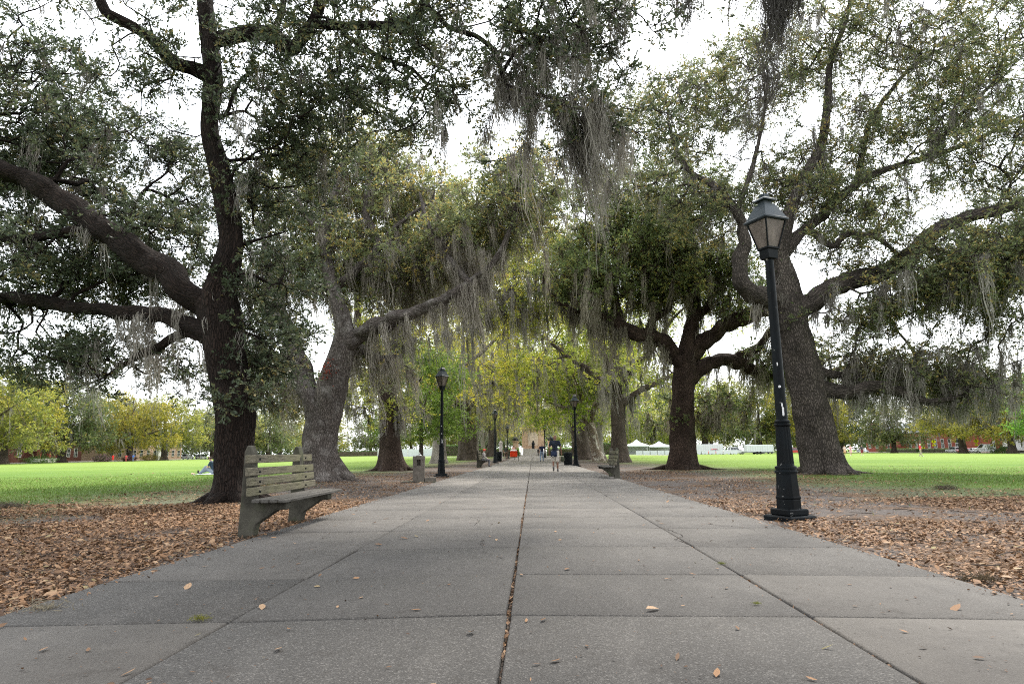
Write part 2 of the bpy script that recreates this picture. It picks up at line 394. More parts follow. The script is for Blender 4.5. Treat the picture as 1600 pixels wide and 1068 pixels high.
def make_tree(name,label,seed,limbs,spec,leaf,bk,per=14,rl=.2,L=.09,moss=0,mossL=.9,strands=16,mw=.014,col=(1,1,1),rt=.009,fl=.55,fh=.5,
              bf=.25,step=.45,jit=.1,roots=0,tips=3.0,group=None,mossbox=None,tint=None,sz=.75,lobes=5,zb=.12,mossrng=(.006,.4),wind=(.12,.02),cat='tree',extra_moss=None,fern=0,mcol=(1,1,1),tr_name='trunk',rcap=.07,twig=0.0,fine=False,rootr=.22,dens=1.0):
    rng=np.random.default_rng(seed)
    base=limbs[0][0,:3].copy();base[2]=gz(base[0])
    T=vols(rng,spec,sz=sz,dens=dens);T=T[T[:,2]>2.0]
    # small sunken start
    g=grow(rng,limbs,T,step,bf,jit)
    rt_=[]
    if roots:
        for k in range(roots):
            a=k*2*PI/roots+rng.uniform(-.4,.4);rt_.append(root(rng,base+np.array([math.cos(a),math.sin(a),0])*limbs[0][0,3]*.8,a,limbs[0][0,3]*rng.uniform(1.2,2.3),limbs[0][0,3]*rootr*rng.uniform(.7,1.2)))
    e=empty(name,base,label,cat,group=group)
    me=branch_mesh(tr_name,g,M[bk],rt,fl,fh,seed,base=base,lobes=lobes,rcap=rcap,fine=fine)
    t=link(tr_name,me,e)
    for r_ in rt_:
        V,Fq,co=tube(r_[:,:3],r_[:,3],8)
        link('root',np_mesh('root',V-base,[Fq],M[bk],{'bark_co':co},smooth=True),e)
    C,D,idx,si,tw=sprigs(g,rng,per,rl)
    cs=rng.normal(0,.13,len(tw[0]));cl=rng.normal(0,.15,len(g['P']))
    ti=np.clip(rng.beta(2.4,2.8,len(C))+cs[si]+cl[g['par'][idx]]+(tint or 0),0,1)
    o=link('crown',leaf_mesh('crown',C,rng,L,M[leaf],tint=ti,base=base,D=D),e);o.color=tuple(col)+(1,)
    if twig: link('twigs',twig_mesh('twigs',tw[0],tw[1],rng,twig,M[bk],base),e)
    print('TREE',seed,len(g['P']),'leaves',len(C),'sprigs',len(tw[0]))
    if fern:
        ix=np.where((np.arange(len(g['P']))<g['nl'])&(g['R']>.1)&(g['P'][:,2]>base[2]+3.2))[0];s=rng.choice(ix,fern)
        c=g['P'][s]+np.c_[rng.normal(0,.45,(fern,2))*g['R'][s][:,None],g['R'][s]*rng.uniform(.75,1.25,fern)]
        f=link('fern_foliage',leaf_mesh('fern_foliage',c,rng,.16,M['leaf_green'],wr=.3,base=base),e);f.color=(.7,.7,.6,1)
    if moss:
        A=moss_anchors(g,rng,moss,mossrng[0],mossrng[1],base[2]+2.6,zb)
        if extra_moss is not None: A=np.vstack([A]+[moss_anchors(g,rng,n,.004,.5,2.0,0,b) for n,b in extra_moss])
        o=link('hanging_moss',moss_mesh('hanging_moss',A,rng,mossL,M['moss'],strands,mw,base=base,wind=wind),e);o.color=tuple(mcol)+(1,)
    return e
def V(px,py,Y,r,k,m): return (at(px,py,Y),r,k,m)
# ------------------------------------------------------------------ the big oaks that can be told apart
def TR(pts,sink=True):
    a=traced(pts)
    if sink: a[0,2]=gz(a[0,0])-.15
    return a
# left oak beside the bench
Y=14.3
limbsA=[TR([(366,792,Y,.55),(365,745,Y,.47),(365,690,Y,.47),(366,645,Y,.51),(357,590,Y,.49),(350,540,Y,.50),(346,500,Y,.50),(342,465,Y,.46),(352,425,Y,.37),(361,390,Y,.32),(360,350,Y,.30),(351,300,Y,.285),(340,252,Y,.275),(328,205,Y,.24),(330,165,Y,.24),(333,130,Y,.26),(330,85,Y,.24),(324,40,Y,.23),(318,-20,Y,.21),(312,-90,Y-.3,.18),(300,-170,Y-.6,.12)]),
 TR([(334,490,Y,.42),(300,462,Y,.37),(250,420,Y+.1,.36),(200,385,Y+.2,.34),(150,350,Y+.4,.33),(100,316,Y+.5,.31),(50,286,Y+.6,.29),(0,262,Y+.6,.27),(-80,215,Y+.6,.22),(-170,180,Y+.8,.15)],0),
 TR([(330,520,Y,.34),(290,505,Y+.2,.24),(250,493,Y+.4,.21),(180,486,Y+.8,.19),(120,480,Y+1.2,.18),(60,470,Y+1.5,.18),(0,464,Y+1.8,.17),(-80,445,Y+2,.12)],0),
 TR([(330,528,Y,.25),(290,520,Y+.3,.15),(250,540,Y+.7,.12),(210,560,Y+1,.09),(170,585,Y+1.3,.05)],0),
 TR([(150,352,Y+.4,.2),(110,362,Y+.6,.17),(60,368,Y+.9,.16),(10,372,Y+1.2,.15),(-60,360,Y+1.6,.11)],0),
 TR([(328,116,Y,.24),(300,107,Y-.1,.19),(272,97,Y-.3,.17),(242,66,Y-.6,.16),(200,38,Y-.9,.145),(165,18,Y-1.1,.13),(148,-25,Y-1.2,.115),(130,-90,Y-1.4,.09)],0),
 TR([(332,64,Y,.24),(380,54,Y-.2,.22),(425,55,Y-.4,.2),(458,76,Y-.6,.19),(472,60,Y-.7,.17),(488,36,Y-.8,.17),(499,0,Y-.9,.155),(506,-60,Y-1.1,.13),(540,-130,Y-1.3,.09)],0),
 TR([(490,38,Y-.8,.13),(540,40,Y-1,.115),(600,39,Y-1.2,.11),(640,30,Y-1.4,.10),(660,8,Y-1.5,.085),(680,-40,Y-1.6,.06)],0),
 TR([(425,53,Y-.4,.10),(440,15,Y-.5,.09),(446,-40,Y-.5,.08)],0),
 TR([(660,0,Y-1.5,.08),(700,40,Y-1.8,.065),(740,55,Y-2,.06),(772,78,Y-2.2,.055),(783,108,Y-2.3,.055),(788,132,Y-2.4,.05),(850,150,Y-2.6,.042),(905,168,Y-2.8,.034),(945,205,Y-3,.024)],0),
 TR([(783,118,Y-2.3,.05),(812,75,Y-2.5,.042),(870,55,Y-2.8,.036),(930,16,Y-3.1,.028),(985,-20,Y-3.3,.02)],0),
 TR([(535,52,Y-1,.06),(600,92,Y-1.2,.05),(645,108,Y-1.4,.045),(668,131,Y-1.5,.04),(710,136,Y-1.7,.03)],0),
 TR([(352,180,Y,.06),(380,120,Y+.2,.045),(420,112,Y+.3,.035),(470,130,Y+.4,.025)],0),
 TR([(372,300,Y,.06),(392,318,Y+.2,.04),(396,350,Y+.3,.03)],0),
 TR([(375,382,Y,.06),(410,372,Y+.1,.035),(445,362,Y+.2,.02)],0),
 TR([(372,428,Y,.09),(398,430,Y+.2,.05),(425,445,Y+.4,.03)],0),
 TR([(352,520,Y,.05),(400,525,Y+.3,.03),(440,560,Y+.6,.02)],0)]
for L_ in limbsA: L_[:,3]*=.88
specA=[V(5,190,17.5,(3.7,3.5,2.9),74,14),V(40,330,17,(2.6,3,1.6),26,14),V(190,290,18,(2.4,3,1.7),26,14),V(230,400,17,(2,2,1.2),18,14),V(100,430,16.5,(3.2,3,.9),30,14),V(40,545,17,(2.2,2,.6),12,11),V(200,560,16.5,(2,2,.7),14,11),
 V(250,70,13.5,(1.8,1.6,1.0),9,8),V(215,170,14,(1.3,1,.6),3,7),V(440,165,14.5,(1.6,1.5,1.4),18,9),V(500,90,14,(2,1.6,1.2),14,9),V(570,150,13.2,(1.8,1.5,.8),9,9),V(560,30,13.2,(2,1.6,.8),7,9),
 V(700,90,12.6,(1.8,1.4,1.1),12,9),V(820,90,12,(1.6,1.2,.9),8,8),V(910,60,11.6,(1.4,1.1,.9),9,9),V(930,190,11.6,(.7,.6,.35),6,9),V(650,170,12.6,(.6,.8,.6),4,8),
 V(410,320,15,(.5,.7,1.1),8,10),V(415,430,15,(.45,.8,.9),9,10),V(425,540,15,(.55,.7,.7),9,10),V(465,250,15,(.8,.8,.9),9,9),V(372,630,13.7,(.25,.15,.4),3,6),
 V(300,-170,13.5,(4,4,2.2),40,10),V(650,-190,12.5,(5,4,1.6),40,9),V(930,-110,11,(2.4,3,1.),22,9),V(-20,-40,16,(2,3,1.),8,9)]
make_tree('oak_tree','huge dark live oak right behind the weathered bench, limb arching over the path',11,limbsA,specA,'leaf_oak','bark_oak',dens=1.2,twig=.006,fine=1.0,per=84,rl=.20,L=.092,moss=230,mossL=.8,strands=34,mw=.017,
  col=(1.0,1.05,1.05),fl=.55,fh=.26,roots=8,rootr=.3,sz=.55,zb=.05,mossrng=(.006,.3),wind=(.06,.0),
  extra_moss=[(90,(-1.6,3,6.3,9.5)),(120,(-1.2,1.4,6.2,8.4)),(60,(-10.5,-6.8,3.9,5.6))])
# leaning pale oak
Y=24.6
limbsB=[TR([(503,756,Y,.80),(500,715,Y,.66),(500,680,Y,.62),(510,640,Y,.60),(520,600,Y,.58),(530,565,Y,.5),(538,535,Y,.44),(536,500,Y,.34),(522,450,Y+.4,.27),(510,400,Y+.8,.22),(512,340,Y+1,.18),(530,280,Y+1.3,.13),(545,225,Y+1.5,.08)]),
 TR([(497,655,Y,.45),(482,612,Y,.40),(472,575,Y+.2,.36),(462,545,Y+.3,.3),(452,515,Y+.4,.26),(430,470,Y+.7,.2),(420,420,Y+1,.15),(410,360,Y+1.3,.1)],0),
 TR([(540,540,Y,.38),(570,518,Y-.2,.34),(604,503,Y-.5,.30),(640,490,Y-.9,.245),(690,470,Y-1.4,.19),(735,440,Y-1.8,.14),(775,405,Y-2.0,.11),(800,350,Y-2,.085),(812,290,Y-1.8,.07)],0),
 TR([(735,442,Y-1.8,.14),(700,400,Y-1,.12),(670,350,Y-.5,.09),(655,300,Y,.05)],0),
 TR([(530,560,Y,.3),(560,545,Y+.8,.24),(590,560,Y+1.6,.16),(620,555,Y+2.2,.1)],0),
 TR([(520,450,Y+.4,.2),(560,420,Y+.6,.17),(590,380,Y+.8,.14),(570,330,Y+1.2,.12),(575,270,Y+1.5,.09),(560,220,Y+1.8,.05)],0),
 TR([(590,380,Y+.8,.12),(630,345,Y+1,.09),(665,320,Y+1,.06)],0),
 TR([(520,385,Y+1,.12),(495,360,Y+.8,.09),(480,340,Y+.6,.08),(460,300,Y+.6,.06)],0)]
specB=[V(555,255,28,(2.8,2.5,1.9),44,11),V(470,320,28,(2.4,2.5,2.0),36,12),V(640,330,27.5,(2.2,2,1.3),26,11),V(540,415,27.5,(3.6,2.4,1.4),40,13),V(680,395,26,(2.6,2.2,1.1),36,12),V(425,450,27.5,(1.3,1.5,1.3),14,11),V(610,455,26.5,(1.4,1.4,.8),10,10),V(810,300,23.5,(1.5,1.5,1.6),26,11),V(750,365,24,(1.4,1.6,.8),11,11),V(425,575,27.5,(1.2,1.3,1.1),14,11),V(450,630,29,(1.0,1.2,.7),8,10),V(580,560,28,(1.1,1.2,.7),7,10)]
eB=make_tree('oak_tree','leaning pale live oak with forked knobbly trunk just beyond the weathered bench',12,limbsB,specB,'leaf_oak','bark_grey',twig=.008,fine=.8,per=96,rl=.30,L=.12,moss=620,mossL=1.15,strands=34,mw=.021,
  col=(2.5,2.4,1.9),tint=.14,fl=.6,fh=.5,roots=10,rootr=.30,sz=.7,zb=.10,wind=(.16,.0),extra_moss=[(280,(-6.5,-.8,4.5,9.5)),(60,(-6,-1.6,5.3,8.2)),(40,(-11,-8,4,8))],mcol=(1.25,1.22,1.18))
rngR=np.random.default_rng(8);c=at(512,577,23.95)+rngR.normal(0,1,(70,3))*[.16,.05,.26]
mr=leaf_mesh('red_leaves',c-np.array(eB.location),rngR,.10,M['litter'],wr=.6);orr=link('red_leaves',mr,eB);orr.color=(1.1,.3,.22,1)
# dark straight oak on the left
Y=38.8
limbsC=[TR([(613,738,Y,.80),(611,705,Y,.66),(609,670,Y,.60),(606,630,Y,.56),(603,595,Y,.50),(604,565,Y,.45),(618,535,Y,.36),(640,480,Y,.28),(665,420,Y+.5,.22),(690,360,Y+1,.16),(720,300,Y+1,.08)]),
 TR([(604,572,Y,.36),(585,545,Y+.3,.3),(560,500,Y+1,.22),(560,430,Y+1.6,.15)],0),
 TR([(618,535,Y,.3),(650,528,Y-.5,.24),(690,518,Y-1,.2),(735,500,Y-1.6,.17),(780,470,Y-2,.13),(830,430,Y-2.4,.07)],0),
 TR([(640,480,Y,.2),(700,450,Y,.18),(760,420,Y,.15),(800,380,Y,.11),(830,330,Y,.07)],0)]
specC=[V(650,340,42,(3.6,4,2.2),32,12),V(800,350,40,(3.0,3.5,2.6),40,12),V(700,440,40,(3.6,3.5,1.6),36,12),V(590,520,40,(2.,2.4,1.1),10,11),V(790,470,38,(2.8,3.4,1.3),30,12),V(530,610,40,(2.0,2.2,1.1),12,11),V(590,640,38.5,(1.6,1.6,.9),8,9),V(840,400,39,(2.4,3,2.),18,11)]
make_tree('oak_tree','straight dark-trunked oak between the pale leaning oak and the fresh green young tree',13,limbsC,specC,'leaf_new','bark_brown',dens=.72,twig=.009,per=52,rl=.42,L=.165,moss=560,mossL=1.5,strands=28,mw=.032,
  col=(1.3,1.28,1.15),fl=.5,fh=.5,roots=5,sz=.9,zb=.12,wind=(.1,0),extra_moss=[(60,(-8,1,5,11))])
# massive oak behind the near lamp
Y=27.9
limbsD=[TR([(1290,742,Y,.95),(1281,705,Y,.85),(1270,650,Y,.81),(1258,590,Y,.79),(1243,530,Y,.76),(1233,480,Y,.70),(1227,440,Y,.58),(1220,405,Y,.42),(1220,385,Y,.42),(1232,335,Y,.3),(1258,275,Y,.26),(1284,225,Y,.23),(1294,155,Y,.18),(1298,95,Y,.14),(1322,30,Y,.11),(1335,-40,Y,.07)]),
 TR([(1228,460,Y,.5),(1190,463,Y-.2,.46),(1166,452,Y-.3,.42),(1155,415,Y-.3,.36),(1164,372,Y-.3,.28),(1150,330,Y-.2,.22),(1115,290,Y,.17),(1075,265,Y+.4,.13),(1050,215,Y+.8,.09),(1040,150,Y+1,.05)],0),
 TR([(1245,490,Y,.5),(1290,455,Y-.2,.43),(1335,437,Y-.4,.41),(1385,424,Y-.7,.39),(1422,398,Y-1,.37),(1455,365,Y-1.3,.33),(1495,345,Y-1.6,.29),(1560,328,Y-2,.24),(1630,305,Y-2.4,.17),(1700,280,Y-2.8,.1)],0),
 TR([(1290,608,Y,.36),(1330,612,Y-.2,.33),(1380,603,Y-.6,.26),(1412,615,Y-.9,.22),(1452,628,Y-1.2,.17),(1490,622,Y-1.5,.11),(1530,610,Y-1.7,.06)],0),
 TR([(1275,580,Y,.24),(1320,588,Y+.4,.18),(1365,600,Y+.8,.15),(1420,596,Y+1.2,.12),(1440,580,Y+1.4,.09),(1425,545,Y+1.5,.07),(1405,520,Y+1.6,.05)],0),
 TR([(1226,395,Y,.3),(1245,370,Y+.1,.27),(1285,335,Y+.3,.24),(1320,300,Y+.4,.2),(1370,270,Y+.5,.16),(1440,248,Y+.5,.14),(1510,225,Y+.4,.11),(1600,180,Y+.2,.08)],0),
 TR([(1284,225,Y,.18),(1325,180,Y-.4,.16),(1362,125,Y-.6,.13),(1395,75,Y-.8,.11),(1440,15,Y-1,.08)],0),
 TR([(1340,290,Y+.4,.14),(1350,230,Y+.8,.14),(1365,180,Y+1,.11),(1420,110,Y+1.2,.09),(1480,70,Y+1.2,.06)],0),
 TR([(1455,240,Y+.5,.1),(1500,180,Y+.2,.09),(1550,130,Y,.07),(1580,60,Y,.05)],0),
 TR([(1300,385,Y-.5,.14),(1330,365,Y-.7,.13),(1372,372,Y-.9,.12),(1400,395,Y-1,.09)],0),
 TR([(1480,350,Y-1.5,.16),(1540,365,Y-2.4,.13),(1600,392,Y-3.2,.1),(1660,410,Y-4,.07)],0),
 TR([(1435,385,Y-1,.15),(1500,400,Y-1.5,.12),(1570,425,Y-2,.09),(1630,470,Y-2.4,.05)],0),
 TR([(1150,330,Y-.2,.14),(1170,280,Y+.3,.12),(1190,200,Y+.8,.09),(1200,120,Y+1.2,.06)],0)]
for L_ in limbsD: L_[:,3]*=.93
specD=[V(1340,395,27.2,(1.9,1.5,.8),14,9),V(1325,505,28,(1.5,1.5,.7),10,9),V(1290,320,28.5,(1.6,1.6,.9),12,9),V(1065,190,29,(2.9,3,2.5),46,9),V(1190,110,29.5,(2.8,3.5,2.6),48,8),V(1340,60,28,(3.6,4,2.3),52,8),V(1500,110,27.5,(3.6,4,3.1),62,8),V(1570,250,26,(2.6,3.6,2.),42,8),V(1420,200,28,(2.8,3,1.9),36,8),V(1255,270,29.5,(2.3,2.6,1.6),34,11),V(1340,330,28.5,(2.2,2,1.2),22,9),V(1500,425,26,(3.,3.4,.9),44,12),V(1590,370,25,(2.,2.6,1.2),30,12),V(1390,480,27,(1.8,2,.6),12,8),
 V(1420,580,28.5,(2.2,2,.5),26,9),V(1500,590,27.5,(1.5,1.6,.5),12,9),V(1490,450,26,(2.6,2.6,.7),20,11),V(1330,560,28.5,(1,1.2,.5),8,8),V(1560,520,25.5,(1.6,2,.8),12,8),V(1110,330,29,(1.8,2,1.2),20,10),V(1340,-90,28,(6,5,2.),50,7),V(1010,300,29,(1.2,1.6,1.2),10,9),V(1600,30,27,(3,4,3),34,8),V(1540,600,26.5,(1,1.4,.5),8,8)]
make_tree('oak_tree','massive grey live oak behind the near lamp, low mossy limb over the lawn',14,limbsD,specD,'leaf_oak','bark_plate',dens=1.1,twig=.009,fine=.45,per=72,rl=.30,L=.115,moss=640,mossL=1.0,strands=32,mw=.022,
  col=(1.85,1.8,1.5),tint=.12,fl=.34,fh=.42,roots=7,rootr=.26,sz=.75,zb=.07,wind=(-.12,.0),fern=2000,rt=.012,extra_moss=[(330,(12,21.5,2.8,5.2)),(90,(16,24,5.2,8)),(60,(13,19,6.5,9.5)),(40,(9.5,13,6,9))],mossrng=(.012,.4))
# forked oak to the right of the path
Y=36.1
limbsE=[TR([(1065,736,Y,.84),(1066,705,Y,.72),(1066,660,Y,.66),(1068,620,Y,.62),(1070,590,Y,.62),(1072,560,Y,.56),(1078,520,Y,.42),(1086,470,Y,.32),(1075,410,Y+.3,.25),(1060,350,Y+.6,.16),(1055,300,Y+.8,.09)]),
 TR([(1066,570,Y,.46),(1045,542,Y-.3,.40),(1022,527,Y-.6,.40),(996,523,Y-.9,.38),(970,508,Y-1.2,.34),(940,494,Y-1.5,.28),(905,489,Y-1.8,.22),(870,470,Y-2.2,.14),(850,440,Y-2.4,.08)],0),
 TR([(1082,552,Y,.5),(1108,528,Y-.3,.44),(1140,506,Y-.6,.41),(1180,490,Y-.9,.4),(1215,478,Y-1.2,.34),(1260,470,Y-1.2,.25),(1310,450,Y-1.2,.15)],0),
 TR([(1080,590,Y,.45),(1110,567,Y+.2,.40),(1150,564,Y+.5,.36),(1182,580,Y+.8,.30),(1230,590,Y+1.2,.26),(1280,585,Y+1.6,.18),(1330,570,Y+2,.1)],0),
 TR([(1150,560,Y+.5,.25),(1185,540,Y+.6,.22),(1215,505,Y+.7,.18),(1235,520,Y+.8,.12)],0),
 TR([(1015,530,Y-.6,.25),(1020,500,Y-.4,.22),(1045,480,Y,.18),(1040,440,Y,.13),(1000,390,Y,.09)],0),
 TR([(1086,500,Y,.25),(1110,470,Y,.2),(1125,420,Y,.15),(1130,370,Y,.09)],0),
 TR([(970,508,Y-1.2,.2),(960,460,Y-1,.16),(940,410,Y-.6,.12),(930,360,Y,.07)],0)]
specE=[V(990,385,36,(3.4,3.6,1.8),46,13),V(950,330,37,(2.6,3,1.7),32,12),V(1095,420,36,(2.4,2.6,1.6),32,12),V(1050,310,37.5,(3.2,3.2,1.8),36,11),V(915,440,34.5,(2.1,2.4,1.2),30,12),V(1020,450,36,(2.2,2.2,.9),20,11),V(1160,470,36,(1.8,2,.7),12,10),V(1230,560,37,(2,2,.6),12,9),V(1100,640,37,(2.4,2,.7),10,9)]
make_tree('oak_tree','brown forked oak with dense dark crown before the white trailers',15,limbsE,specE,'leaf_oak','bark_brown',twig=.011,fine=.6,per=84,rl=.38,L=.145,moss=640,mossL=1.3,strands=32,mw=.03,
  col=(1.75,1.9,1.2),tint=.10,fl=.3,fh=.5,roots=4,sz=.85,zb=.14,wind=(-.1,0),fern=300,extra_moss=[(110,(1.5,8,5,9)),(60,(8,17,4,8))],mcol=(.95,.93,.8))
# tree standing beside the camera, out of view: only its hanging tips show
limbsH=[np.array([[8.8,-2.5,-.2,.7],[8.7,-2.4,1.5,.6],[8.5,-2.2,3.5,.55],[8,-1.8,6,.45],[7.5,-1,9,.3],[7.5,0,11.5,.12]]),
 np.array([[8.3,-2,4.5,.36],[6.4,-.6,5.8,.28],[4.4,1.4,6.5,.2],[3.2,3.6,6.8,.12],[2.75,5.0,6.35,.07],[2.5,5.9,5.98,.035],[2.2,6.2,5.95,.02],[1.95,6.4,6.02,.012]]),
 np.array([[7.9,-1.7,6.5,.3],[4.5,-2,8.4,.22],[1,-1.8,9,.16],[-2.5,-1.2,9,.09]]),
 np.array([[4.4,1.4,6.5,.1],[3.4,4.0,6.6,.06],[2.65,5.95,6.0,.02]]),
 np.array([[3.2,3.6,6.8,.07],[2.4,5.2,6.3,.045],[1.75,6.2,6.12,.025],[1.35,6.45,6.08,.012]])]
specH=[(np.array([2,-2.2,9.3]),(5,3.5,1.6),120,10),(np.array([-3,-2,8.8]),(4.5,3,1.4),85,10),(np.array([6,0,9.5]),(3.5,3,1.8),40,10),(np.array([3.,3.6,7.8]),(1.8,1.1,.6),14,8),(np.array([-5,-3.2,7.6]),(3,3,1.2),26,10),(np.array([1.5,-5,7.6]),(5,2.5,1.5),30,10)]
rngH=np.random.default_rng(4)
eH=make_tree('oak_tree','oak overhead showing only dark mossy tips hanging in the sky above the near lamp',16,limbsH,specH,'leaf_oak','bark_oak',twig=.003,per=64,rl=.25,L=.14,moss=40,mossL=.6,strands=14,mw=.012,col=(.7,.75,.7),sz=.6)
bH=np.array(eH.location)
def hang(px,py,Y,px2,py2):   # a moss beard from its twig (above the frame) down to its tip
    a=at(px,py,Y);b=at(px2,py2,Y);return a,a[2]-b[2],(b[0]-a[0])/max(.05,a[2]-b[2])
beards=[(1238,-20,6.0,1222,75,34),(1200,-25,6.0,1205,70,30),(1222,-30,6.1,1203,120,18),(1205,95,6.05,1150,235,30),(1215,-30,6.,1180,205,14),(1052,-30,6.4,1068,62,12),(1077,-30,6.4,1080,60,12),(1155,-30,6.4,1150,20,12),(1250,-30,6.,1232,45,20)]
mm=[]
twigs=MB()
for (a0,b0,Y0,a1,b1,ns) in beards:
    a,L,wx=hang(a0,b0,Y0,a1,b1)
    me=moss_mesh('hanging_moss',a[None],rngH,L,M['moss'],ns*5,.008,seg=9,spread=.085,curl=.8,wind=(wx,0),base=bH,lens=L*1.25)
    o=link('hanging_moss',me,eH);o.color=(.3,.3,.31,1)
for (a0,b0,a1,b1) in [(1050,-60,1062,50),(1085,-60,1108,20),(1130,-60,1145,45),(1255,-60,1262,15)]:
    P=np.array([at(a0+(a1-a0)*t+6*math.sin(t*5),b0+(b1-b0)*t,6.2) for t in np.linspace(0,1,8)])
    tw=MB();tw.tube(P-bH,np.linspace(.012,.004,8),5);tw.build('twig',M['bark_far'],eH,None,True)
    c=P[rngH.integers(3,8,26)]+rngH.normal(0,.045,(26,3))
    o=link('twig_leaves',leaf_mesh('twig_leaves',c,rngH,.075,M['leaf_oak'],base=bH),eH);o.color=(.6,.65,.6,1)
# ------------------------------------------------------------------ avenue, young and background trees
def generic(seed,x,y,H,Rr,tr,leaf,bk,n,m,per,rl,L,moss,mossL,name,label,col=(1,1,1),lean=(0,0),fork=.22,low=.28,strands=18,mw=.045,sz=1.0,nl=6,bot=.33,tint=0,group=None,fl=.45,mcol=(1,1,1),rt=.016,tips=3.0,step=.8):
    rng=np.random.default_rng(seed);z=gz(x);b=np.array([x,y,z])
    lx,ly=lean;zf=H*fork
    L0=[[x,y,z-.15,tr*1.15],[x+lx*.3,y+ly*.3,z+zf*.4,tr*.95],[x+lx*.6,y+ly*.6,z+zf,tr*.85],[x+lx,y+ly,z+zf*1.6,tr*.6],[x+lx*1.2+rng.normal(0,.5),y+ly*1.2+rng.normal(0,.5),z+H*.62,tr*.32],[x+lx*1.4+rng.normal(0,.8),y+ly*1.4,z+H*.86,tr*.1]]
    limbs=[np.array(L0)]
    for k in range(nl):
        a=2*PI*k/nl+rng.uniform(-.35,.35);rr=Rr*rng.uniform(.65,.9);zz=z+H*rng.uniform(.42,.62)
        s=np.array([x+lx*.7,y+ly*.7,z+zf*rng.uniform(1.,1.35)]);d=np.array([math.cos(a),math.sin(a),0])
        limbs.append(np.array([[*s,tr*.5],[*(s+d*rr*.25+[0,0,(zz-s[2])*.35]),tr*.4],[*(s+d*rr*.5+[0,0,(zz-s[2])*.55+rng.normal(0,.3)]),tr*.3],[*(s+d*rr*.78+[0,0,(zz-s[2])*.85]),tr*.18],[*(s+d*rr+[0,0,(zz-s[2])]),tr*.08]]))
    spec=[(b+[lx,ly,H*(bot+1)/2],(Rr,Rr,H*(1-bot)/2),n,m)]
    spec+=[(b+[lx+math.cos(a)*Rr*.75,ly+math.sin(a)*Rr*.75,H*rng.uniform(low,.42)],(Rr*.3,Rr*.3,H*.07),max(2,n//22),m) for a in np.arange(7)*.9]
    return make_tree(name,label,seed,limbs,spec,leaf,bk,per=per,rl=rl,L=L,moss=moss,mossL=mossL,strands=strands,mw=mw,col=col,rt=rt,fl=fl,fh=.6,sz=sz,group=group,tint=tint,step=step,tips=tips,zb=.1,mcol=mcol)
def place(src,x,y,rz,s,label,col=None,name=None,bark=None,sz=None,leaf=None):
    if x<-95: s*=1.1
    o=copy_tree(src);o.location=(x,y,gz(x));o.rotation_euler=(0,0,rz);o.scale=(s,s,s if sz is None else sz);o['label']=label
    if name: o.name=name
    for c in kids(o):
        if c.name.startswith('crown') and col: c.color=tuple(col)+(1,)
    return o
YG=(1.25,1.16,1.1);OL=(1.0,1.02,.95);GO=(1.05,.95,.8);PA=(.95,.92,1.15);LI=(1.12,1.14,1.0)
# avenue trees
G='oaks lining the avenue'
m1=generic(31,7.9,59.3,22,10.5,.72,'leaf_new','bark_far',110,12,32,.6,.25,380,2.0,'oak_tree','tall brown-trunked oak rising directly behind the small empty bench',(1.15,1.2,.9),group=G,bot=.36)
m2=generic(32,-8.9,61.6,22,10,.62,'leaf_new','bark_pale',100,12,32,.6,.25,320,1.9,'oak_tree','pale grey-trunked oak standing just behind the lamp beside the stone drinking fountain',(1.35,1.28,.8),group=G,tint=.2,bot=.42)
m3=generic(33,6.4,78.5,22,10.5,.95,'leaf_new','bark_far',100,12,32,.6,.25,380,2.0,'oak_tree','thick-based leaning oak trunk just behind the black litter bin and its lamp post',(1.3,1.3,.9),lean=(-1.5,0),group=G,bot=.32)
avL=[(m3,-8.6,85,1.2,1.0,'oak with a broad brown trunk growing beside the far bench where someone in red sits',YG),
 (m1,-9.2,100,2.3,.95,'slim dark oak trunk past the far bench, first of three in a row',OL),
 (m2,-10.4,118,.4,1.0,'dark oak trunk past the far bench, middle one of three in a row',YG),
 (m3,-8.6,132,3.9,1.0,'dark avenue oak nearest the red tricycle cart, with a low limb bent toward the path',LI),
 (m1,-9.6,150,5.0,.9,'distant avenue oak behind the rider with the white helmet',YG),
 (m2,10.0,97,1.0,.95,'hazy avenue oak behind the sycamore with the peeling trunk',LI),
 (m1,8.7,116,3.3,.95,'distant avenue oak behind the man in the dark blue polo',YG),
 (m3,9.5,136,5.4,.95,'far avenue oak close to the monument on the bin side of the path',OL),
 (m2,-13.5,176,2.0,.9,'yellowish tree close to the stone monument, on the tricycle side',GO),
 (m1,14,182,4.1,.95,'dark leafy tree close to the stone monument, on the litter bin side',LI)]
for s,x,y,r,k,l,c in avL: place(s,x,y,r,k,l,c,name='oak_tree')
generic(34,6.95,67.8,15,6,.55,'leaf_new','bark_sycamore',50,11,28,.5,.28,60,1.6,'sycamore_tree','leaning sycamore with blotchy peeling white and brown bark',(.9,1.1,.6),lean=(-1.3,0),fl=.5,bot=.35)
generic(35,-8.5,49.3,9.6,3.6,.17,'leaf_green','bark_far',80,13,34,.34,.19,0,1,'young_tree','fresh bright green young tree behind the stone drinking fountain',(1.4,1.25,.9),fork=.3,nl=7,bot=.2,sz=.6,fl=.2,rt=.012,low=.26)
f1=generic(41,-112,134,20,11,.9,'leaf_new','bark_far',90,11,32,.85,.46,90,3,'oak_tree','golden yellow-green oak at the lawn edge, beside the red brick porch house',(.88,.80,.66),mw=.09,strands=9,sz=1.3,bot=.25,low=.24,step=1.1)
f2=generic(42,-110,174,18,11,.85,'leaf_new','bark_far',90,11,32,.85,.46,120,3.2,'oak_tree','big rounded golden oak at the lawn edge, above the pink azaleas',(.9,.78,.6),mw=.09,strands=9,sz=1.3,bot=.25,low=.2,step=1.1)
